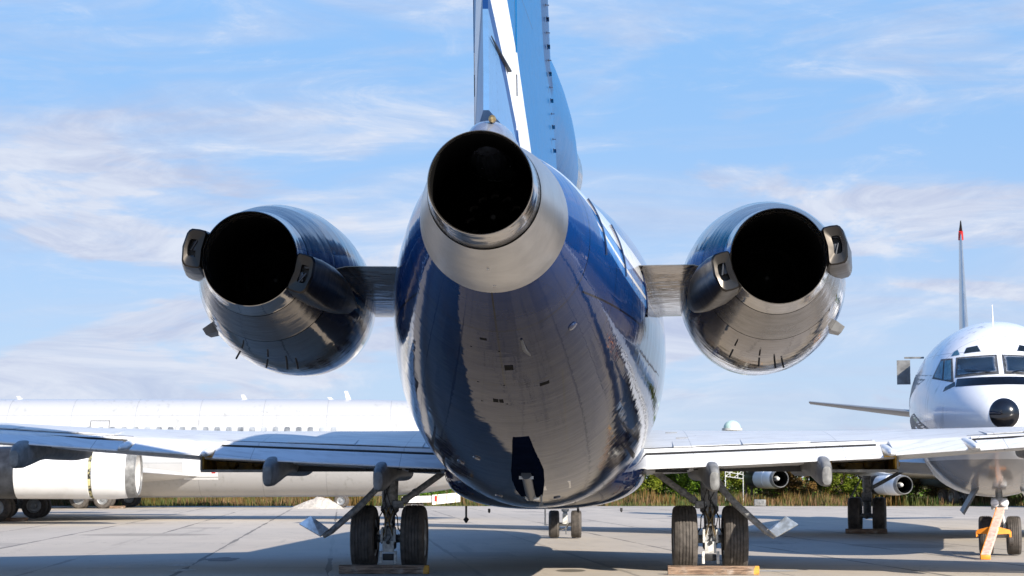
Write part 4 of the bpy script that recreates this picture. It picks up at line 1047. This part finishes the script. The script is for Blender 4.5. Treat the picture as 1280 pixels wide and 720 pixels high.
bm = B(); revolve(bm, mid_ + ax1 * .36 + fw1 * .3 - up1 * .22, ax1, [(-.04, .10), (.04, .10)], 18, True, True); obj('dolly_wheel', bm, M['rubber'], tb)

# ---- left: white jet broadside, nose hidden behind the blue airliner
P2 = W(0.20, 80.3)
jl, jlb, lst, lnl = jet('parked_jet', 'long weathered white jet broadside at left with a fat white engine pod', 'airliner', P2, 270 - YAW - 1.2,
    dict(top=4.98, bot=.95, hw=1.88, fin=11.8, er=.98, wside=-1, gt=3.3, gy=21.3, whitefin=True, fwd=4.5, elen=7.0, wz=3.64, wp=.45), M['white'], engines=((9.0, 0, 1.90), (14.8, 0, 2.25)), near_windows=22)
for y, h in ((6.9, .38), (7.6, .12), (11.2, .22), (20.5, .15)):
    q = crom(lst, y); bm = B(); z = q[2] - .03
    hexa(bm, [(-.03, y, z), (-.03, y + .22, z), (-.015, y + .30, z + h), (-.015, y + .16, z + h), (.03, y, z), (.03, y + .22, z), (.015, y + .30, z + h), (.015, y + .16, z + h)]); obj('blade_antenna', bm, M['gearlight'], jlb, world=False, ang=20)
ltree = BVHTree.FromPolygons([v_.co for v_ in jlb.data.vertices], [list(p_.vertices) for p_ in jlb.data.polygons])
def flank(name, y0, y1, z0, z1, m, parent, off=.006, hollow=0.0):
    bm = B()
    def strip_(a0_, a1_, b0_, b1_):
        n = 6; vs = []
        for i in range(n + 1):
            row = []
            for j in range(n + 1):
                h_, nrm, _, _ = ltree.ray_cast(Vector((-6, a0_ + (a1_ - a0_) * i / n, b0_ + (b1_ - b0_) * j / n)), Vector((1, 0, 0)))
                row.append(bm.verts.new(h_ - Vector((off, 0, 0))))
            vs.append(row)
        for i in range(n):
            for j in range(n): bm.faces.new((vs[i][j], vs[i + 1][j], vs[i + 1][j + 1], vs[i][j + 1]))
    if hollow:
        strip_(y0, y1, z1 - hollow, z1); strip_(y0, y0 + hollow, z0, z1 - hollow); strip_(y1 - hollow, y1, z0, z1 - hollow)
    else: strip_(y0, y1, z0, z1)
    return obj(name, bm, m, parent, world=False)
# overwing exit outlines, red exit flash, long faded scuff
flank('exit_outline', 21.4, 22.2, 3.35, 4.05, M['greypaint'], jlb, hollow=.035)
flank('exit_outline', 16.6, 17.4, 3.35, 4.05, M['greypaint'], jlb, hollow=.035)
flank('red_marking', 21.9, 22.15, 3.88, 3.97, M['redpaint'], jlb)
flank('service_door', 12.2, 13.6, 1.65, 2.75, M['podwhite'], jlb)
flank('red_marking', 6.1, 6.9, 2.20, 2.28, M['redpaint'], jlb)
flank('drain_panel', 12.3, 12.45, 1.9, 2.1, M['redpaint'], jlb)
flank('landing_light_panel', 18.35, 18.95, 2.05, 2.33, M['windowgrey'], jlb)
# hanging nose gear doors, white with streaks
def door_mat():
    m, t, p = mat('streaked_door'); c = objco(t); x, y, z = sep(t, c)
    col = mix(t, (y * 2.6 + z * .3).mod(1.0).lt(.10), (0.75, 0.75, 0.74), (0.62, 0.42, 0.16))
    col = mix(t, (y - .46).abs().lt(.05) * (z - .02).abs().lt(.12), col, (0.55, 0.02, 0.02))
    setp(t, p, color=col, rough=.4); return m
bm = B(); hexa(bm, [(-.62, 2.35, 1.12), (-.62, 3.5, 1.02), (-.62, 3.5, .62), (-.62, 2.35, .74), (-.58, 2.35, 1.12), (-.58, 3.5, 1.02), (-.58, 3.5, .62), (-.58, 2.35, .74)]); obj('nose_gear_door', bm, door_mat(), lnl, world=False, ang=20, base=(-.6, 2.9, .85))
bm = B(); hexa(bm, [(-.55, 3.53, .99), (-.55, 4.75, .95), (-.55, 4.75, .70), (-.55, 3.53, .72), (-.51, 3.53, .99), (-.51, 4.75, .95), (-.51, 4.75, .70), (-.51, 3.53, .72)]); obj('nose_gear_door', bm, M['podwhite'], lnl, world=False, ang=20)

# ---- two more jets standing beyond
M['podsilver'] = M['podwhite']
PF = W(-6.0, 116)
jf, jfb, fst, fnl = jet('parked_jet', 'farther white jet whose wheels show beneath the broadside jet at left', 'airliner', PF, 270 - YAW + 2, dict(top=5.0, bot=1.1, hw=1.88, fin=4.9, er=.7, wside=-1, gt=3.3, gy=18.5), M['white'])
PG = W(36.4, 109.8)
jg, jgb, gst, gnl = jet('parked_jet', 'distant grey jet behind the nose-on jet, two pods under its wing', 'airliner', PG, -14.5 - YAW, dict(top=4.7, bot=1.0, hw=1.75, fin=4.9, er=.66, wside=-1, gt=3.1, gy=18, fwd=3.4), M['greyjet'] if 'greyjet' in M else M['glosswhite'], engines=((8.2, 0, 1.35), (14.6, 0, 1.75)))
cats = {}
for o_, lab in ((jl, 0), (jf, 0), (jg, 0), (jr, 0)): o_['group'] = 'white jets parked round the apron'

# chocks of the neighbours
def small_chock(X, Z, L_, label, rz=0):
    q = W(X, Z); return chock(q.x, q.y, L_, label, rz)
q = rootmat(jr) @ Vector((-3.36, 21.0, 0)); chock(q.x, q.y, 1.25, 'brown chock in front of the nose-on jet\'s main wheels', R(-10))
q = rootmat(jl) @ Vector((-3.4, 19.9, 0)); chock(q.x, q.y, .9, 'pale yellow chock beside the wheels under the fat white engine pod', R(10))
q = rootmat(jf) @ Vector((-3.4, 17.0, 0)); chock(q.x, q.y, .9, 'small yellowish chock by the far wheels right of the engine pod', R(5))

# ================================================================== vegetation
def leaf_tree_proto(name, h, wd, leafm, seed, density=1.0, trunk=True):
    """tapered trunk, limbs, and a crown of leaf-sized faces gathered in clumps"""
    rnd = random.Random(seed)
    o = thing(name, '', 'tree')
    bm = B(); pts = [Vector((0, 0, -.05))]; 
    for k in range(1, 6): pts.append(Vector((rnd.uniform(-.12, .12) * k * .5, rnd.uniform(-.1, .1) * k * .5, h * .8 * k / 5)))
    polytube(bm, pts, [.10 * h / 4 * (1 - .8 * k / 5) for k in range(6)], 8)
    clumps = []
    for k in range(int(22 * density)):
        a = rnd.uniform(0, 6.283); zz_ = rnd.uniform(.10, 1.0) ** .8; rr_ = wd * (1 - .55 * zz_ ** 2) * rnd.uniform(.15, 1.0)
        c_ = Vector((math.cos(a) * rr_, math.sin(a) * rr_ * .8, h * (.08 + .86 * zz_))); clumps.append((c_, rnd.uniform(.28, .62) * h / 4))
        if k % 2 == 0:
            b_ = pts[min(5, max(1, int(zz_ * 4)))]; polytube(bm, [b_, b_.lerp(c_, .55) + Vector((0, 0, -.05)), c_], [.035 * h / 4, .02 * h / 4, .008], 5)
    obj('trunk', bm, M['bark'], o, world=False)
    bm = B()
    for c_, r_ in clumps:
        for k in range(int(150 * density)):
            d = Vector((rnd.gauss(0, 1), rnd.gauss(0, 1), rnd.gauss(0, .8))).normalized() * r_ * rnd.uniform(.35, 1.15)
            p_ = c_ + d; sz = rnd.uniform(.035, .085) * (h / 4 + .3)
            n1_ = Vector((rnd.gauss(0, 1), rnd.gauss(0, 1), rnd.gauss(0, 1))).normalized(); _, u_, v_ = frame(n1_)
            bm.faces.new([bm.verts.new(p_ + u_ * sz), bm.verts.new(p_ + v_ * sz * .55), bm.verts.new(p_ - u_ * sz), bm.verts.new(p_ - v_ * sz * .55)])
    obj('crown', bm, leafm, o, world=False, smooth=False)
    return o
tp = {}
kinds = {'green': ('leafgreen', 4.6, 2.6), 'dark': ('leafdark', 4.2, 2.4), 'rusty': ('leafbrown', 3.4, 1.9)}
for i_, (k, (mm, h, wd)) in enumerate(kinds.items()): tp[k] = leaf_tree_proto('leafy_tree', h, wd, M[mm], 40 + i_, 1.6)
spots = []
rv = random.Random(3)
# (pixel column it was seen at, distance, kind, scale)
row = [(800, 133, 'green', .80), (826, 137, 'green', .72), (850, 134, 'green', .78), (874, 140, 'green', .86), (902, 138, 'green', .8), (925, 146, 'green', .72), (946, 140, 'dark', .60), (966, 136, 'green', .70), (984, 133, 'rusty', .86),
       (1006, 136, 'dark', .82), (1030, 139, 'rusty', .95), (1052, 134, 'green', .74), (1074, 138, 'green', .80), (1096, 136, 'dark', .76), (1118, 134, 'green', .62), (1142, 138, 'dark', .90), (1166, 135, 'rusty', .80), (1190, 139, 'dark', .8), (1222, 136, 'green', .72), (1256, 138, 'dark', .85), (1292, 136, 'green', .8), (1340, 140, 'dark', .9),
       (770, 141, 'dark', .8), (725, 139, 'green', .7), (660, 143, 'dark', .6), (560, 139, 'green', .42), (470, 141, 'green', .40), (395, 137, 'dark', .36), (318, 139, 'green', .42), (262, 140, 'green', .46), (215, 137, 'rusty', .44), (150, 142, 'dark', .5), (60, 141, 'green', .5), (-60, 145, 'dark', .6)]
where = {800: 'nearest the blue fuselage, right of its belly', 826: 'second from the blue fuselage, right of its belly', 850: 'just left of the right main landing gear', 874: 'seen behind the right main landing gear leg', 902: 'right beside the white lattice frame', 925: 'directly behind the two bare poles', 946: 'just right of the two bare poles', 966: 'between the poles and the left distant engine pod', 984: 'just left of the left distant engine pod', 1006: 'directly beneath the left distant engine pod', 1030: 'just right of the left distant engine pod',
         1052: 'left beside the nose-on jet\'s main gear', 1074: 'behind the nose-on jet\'s main gear', 1096: 'just right of the nose-on jet\'s main gear', 1118: 'beneath the right distant engine pod', 1142: 'just right of the right distant engine pod', 1166: 'left of the nose-on jet\'s belly', 1190: 'beneath the left edge of the nose-on jet', 1222: 'beneath the nose-on jet, left of its nose gear', 1256: 'directly behind the nose-on jet\'s nose gear', 1292: 'at the right frame edge behind the jet', 1340: 'beyond the right frame edge',
         770: 'behind the belly\'s right edge', 725: 'behind the blue belly, over the nose gear', 660: 'behind the middle of the blue belly', 560: 'below the broadside jet by its striped nose door', 470: 'behind the left main landing gear', 395: 'behind the pale gravel mound', 318: 'left of the pale gravel mound', 262: 'below the broadside jet\'s wing root', 215: 'right of the fat white engine pod', 150: 'beneath the fat white engine pod', 60: 'behind the broadside jet\'s main wheels', -60: 'beyond the left frame edge'}
hue = {'green': 'green bushy tree', 'dark': 'dark green tree', 'rusty': 'rusty autumn tree'}
first = set()
for px_, Z, k, sc_ in row:
    o = tp[k] if k not in first else copy_tree(tp[k]); first.add(k)
    if px_ > 1100: o.name = 'leafy_tree'
    o.location = W((px_ - 640) / 2400 * Z, Z, -.02); o.rotation_euler = (0, 0, rv.uniform(0, 6.28)); big_ = 1.22 if px_ > 600 else 1.0; o.scale = (sc_ * rv.uniform(1.0, 1.3) * big_, sc_ * 1.05, sc_ * big_)
    o['label'] = hue[k] + ' ' + where[px_]; o['group'] = 'trees beyond the apron'
# low scrub: shrubs as things are the ones one can tell apart; dry grass is one mass
def grass(name, m, x0, x1, z0, z1, count, h0, h1, seed, kindw=.012):
    rnd = random.Random(seed); bm = B()
    for _ in range(count):
        X = rnd.uniform(x0, x1); Z = rnd.uniform(z0, z1)
        if math.sin(X * .9 + seed) + math.sin(X * .37 + 1.3 * seed) + rnd.uniform(-1.2, 1.2) < -.3: continue
        p_ = W(X, Z, -.03); h = rnd.uniform(h0, h1) * (.45 + .55 * abs(math.sin(X * .55)) + .35 * abs(math.sin(X * 1.7 + seed)))
        a = rnd.uniform(0, 3.14); u_ = Vector((math.cos(a), math.sin(a), 0)) * kindw * rnd.uniform(1, 3); ln = Vector((rnd.uniform(-.25, .25), rnd.uniform(-.2, .2), 1)) * h
        bm.faces.new([bm.verts.new(p_ - u_), bm.verts.new(p_ + u_), bm.verts.new(p_ + u_ * .9 + ln * .6), bm.verts.new(p_ + ln)])
    o = obj(name, bm, m, smooth=False); o['kind'] = 'stuff'; return o
grass('dry_grass', M['straw'], -45, 48, 124.5, 131, 20000, .25, .75, 1)
grass('green_weeds', M['greengrass'], -45, 48, 125.0, 133, 30000, .25, .8, 2)
grass('rusty_brush', M['leafbrown'], -45, 48, 126, 134, 14000, .4, 1.0, 5, .02)
grass('edge_weeds', M['greengrass'], -45, 48, 123.6, 125.2, 7000, .05, .3, 7)

# the far-off wood that closes the view behind the separate trees
bm = B(); rnd = random.Random(77)
for _ in range(46000):
    X = rnd.uniform(-60, 66); top_ = 2.2 + .7 * math.sin(X * .43) + .4 * math.sin(X * 1.1 + 2) + (1.2 if X > 0 else -1.2)
    Z = 152 + rnd.uniform(-3, 6); z = max(0, top_) * rnd.random() ** .8
    p_ = W(X, Z, z); sz = rnd.uniform(.10, .22); _, u_, v_ = frame(Vector((rnd.gauss(0, 1), rnd.gauss(0, 1), rnd.gauss(0, 1))))
    bm.faces.new([bm.verts.new(p_ + u_ * sz), bm.verts.new(p_ + v_ * sz * .6), bm.verts.new(p_ - u_ * sz), bm.verts.new(p_ - v_ * sz * .6)])
o = obj('far_wood', bm, M['leafgreen'], smooth=False); o['kind'] = 'stuff'
# a pale mound of gravel
bm = B(); rnd = random.Random(9); n = 40; vs = []
for i in range(n + 1):
    rowv = []
    for j in range(n + 1):
        X = -2.3 + 4.6 * i / n; Y_ = -1.6 + 3.2 * j / n
        r_ = math.sqrt((X / 2.2) ** 2 + (Y_ / 1.5) ** 2); z = max(0, 1 - r_ ** 1.15) * .78 + (max(0, 1 - math.hypot((X - .9) / 1.2, Y_ / 1.1)) * .22) + (rnd.uniform(-.03, .03) if r_ < .98 else 0)
        rowv.append(bm.verts.new((X, Y_, z if r_ < 1.0 else -.02)))
    vs.append(rowv)
for i in range(n):
    for j in range(n): bm.faces.new((vs[i][j], vs[i + 1][j], vs[i + 1][j + 1], vs[i][j + 1]))
o = obj('gravel_mound', bm, M['gravel'], smooth=False); o.location = W((398 - 640) / 2400 * 113, 113, 0); o.scale = (.72, .8, .8); tag(o, 'pale mound of gravel on the apron edge left of the landing gear', 'gravel mound')
# bare poles and a white lattice frame among the trees
for px_, Z, h, lab in ((931, 131, 3.9, 'left of two bare wooden poles among the trees'), (938, 133, 3.9, 'right of two bare wooden poles among the trees')):
    bm = B(); tube(bm, (0, 0, -.05), (0, 0, h), .09, .07, 10); box(bm, (0, 0, h - .25), (.9, .08, .1)); o = obj('utility_pole', bm, M['bark']); o.location = W((px_ - 640) / 2400 * Z, Z, 0); tag(o, lab, 'pole', 'bare poles')
bm = B()
for a, b in (((-.6, 0, 0), (-.6, 0, 2.55)), ((.55, 0, 0), (.55, 0, 2.3)), ((-.6, 0, 2.55), (.55, 0, 2.3)), ((-.6, 0, 1.9), (.55, 0, 1.75)), ((-.6, 0, 1.9), (.1, 0, 2.4)), ((0, 0, 1.85), (.55, 0, 2.3)), ((-.3, 0, 1.88), (-.3, 0, 2.5)), ((.2, 0, 1.8), (.2, 0, 2.38)), ((-.6, 0, 2.2), (.55, 0, 2.02))): tube(bm, a, b, .025, n=6)
o = obj('lattice_frame', bm, M['gearlight']); o.location = W((918 - 640) / 2400 * 125, 125.5, 0); tag(o, 'small white lattice frame standing in the grass beside bare poles', 'frame')
bm = B(); box(bm, (0, 0, .22), (.75, .4, .42), bev=.06); box(bm, (.1, -.21, .28), (.3, .03, .2)); o = obj('junction_box', bm, M['greypaint']); o.location = W((949 - 640) / 2400 * 123, 123.4, 0); tag(o, 'small grey box at the grass edge right of the poles', 'box')
# pale dome on a far mast-house
dm = thing('radar_tower', 'pale green dome showing above the sunlit wing, far beyond the trees', 'radar tower', W((914.5 - 640) / 2400 * 400, 400, 0))
dm.scale = (.92, .92, .93)
bm = B(); tube(bm, (0, 0, 0), (0, 0, 13.0), 1.5, 1.3, 12); obj('tower', bm, M['gearlight'], dm, world=False)
bm = B(); tube(bm, (0, 0, 13.0), (0, 0, 13.5), 2.3, n=20); obj('gallery', bm, M['gearlight'], dm, world=False)
bm = B(); revolve(bm, (0, 0, 13.5), (0, 0, 1), [(0, 1.9)] + [(1.75 * math.sin(a * .157), 1.95 * math.cos(a * .157)) for a in range(1, 10)] + [(1.76, .05)], 24, cap1=True); obj('dome', bm, simple('pale_green_dome', (.46, .62, .55), .5), dm, world=False)
# painted patches and puddles on the concrete
def patch(name, X, Z, sx, sy, rz, m, label, cat):
    bm = B(); n = 26; rnd = random.Random(label); ph = rnd.uniform(0, 6)
    vs = []
    for i in range(n):
        a = 2 * math.pi * i / n; k = 1 + .22 * math.sin(2 * a + ph) + .12 * math.sin(5 * a + ph * 2)
        vs.append(Vector((sx * k * math.cos(a), sy * k * math.sin(a), 0)))
    bm.faces.new([bm.verts.new(v_) for v_ in vs]); o = obj(name, bm, m, smooth=False); p_ = W(X, Z, .004); o.location = p_; o.rotation_euler = (0, 0, rz); o['kind'] = 'structure'; return o
m, t, p = mat('puddle_water'); M['water'] = m; setp(t, p, color=(0.10, 0.11, 0.12), rough=0.04, ior=1.5, coat=1.0)
m, t, p = mat('worn_white_marking'); M['mark'] = m
c = objco(t); nn = noise(t, c, 6, 6, .7); setp(t, p, color=mix(t, nn.smooth(.40, .55), (0.68, 0.66, 0.62), (0.34, 0.32, 0.29)), rough=.8)
patch('puddle', 4.58, 34.3, .42, .10, .1, M['water'], 'a', 'p')
patch('painted_mark', -5.88, 34.6, .25, .38, -.12, M['mark'], 'b', 'p')
patch('painted_mark', -6.25, 36.6, .30, .35, -.12, M['mark'], 'c', 'p')
patch('concrete_repair', -5.9, 39.4, .30, 1.1, .0, simple('dark_patch', (.17, .16, .15), .85), 'd', 'p')
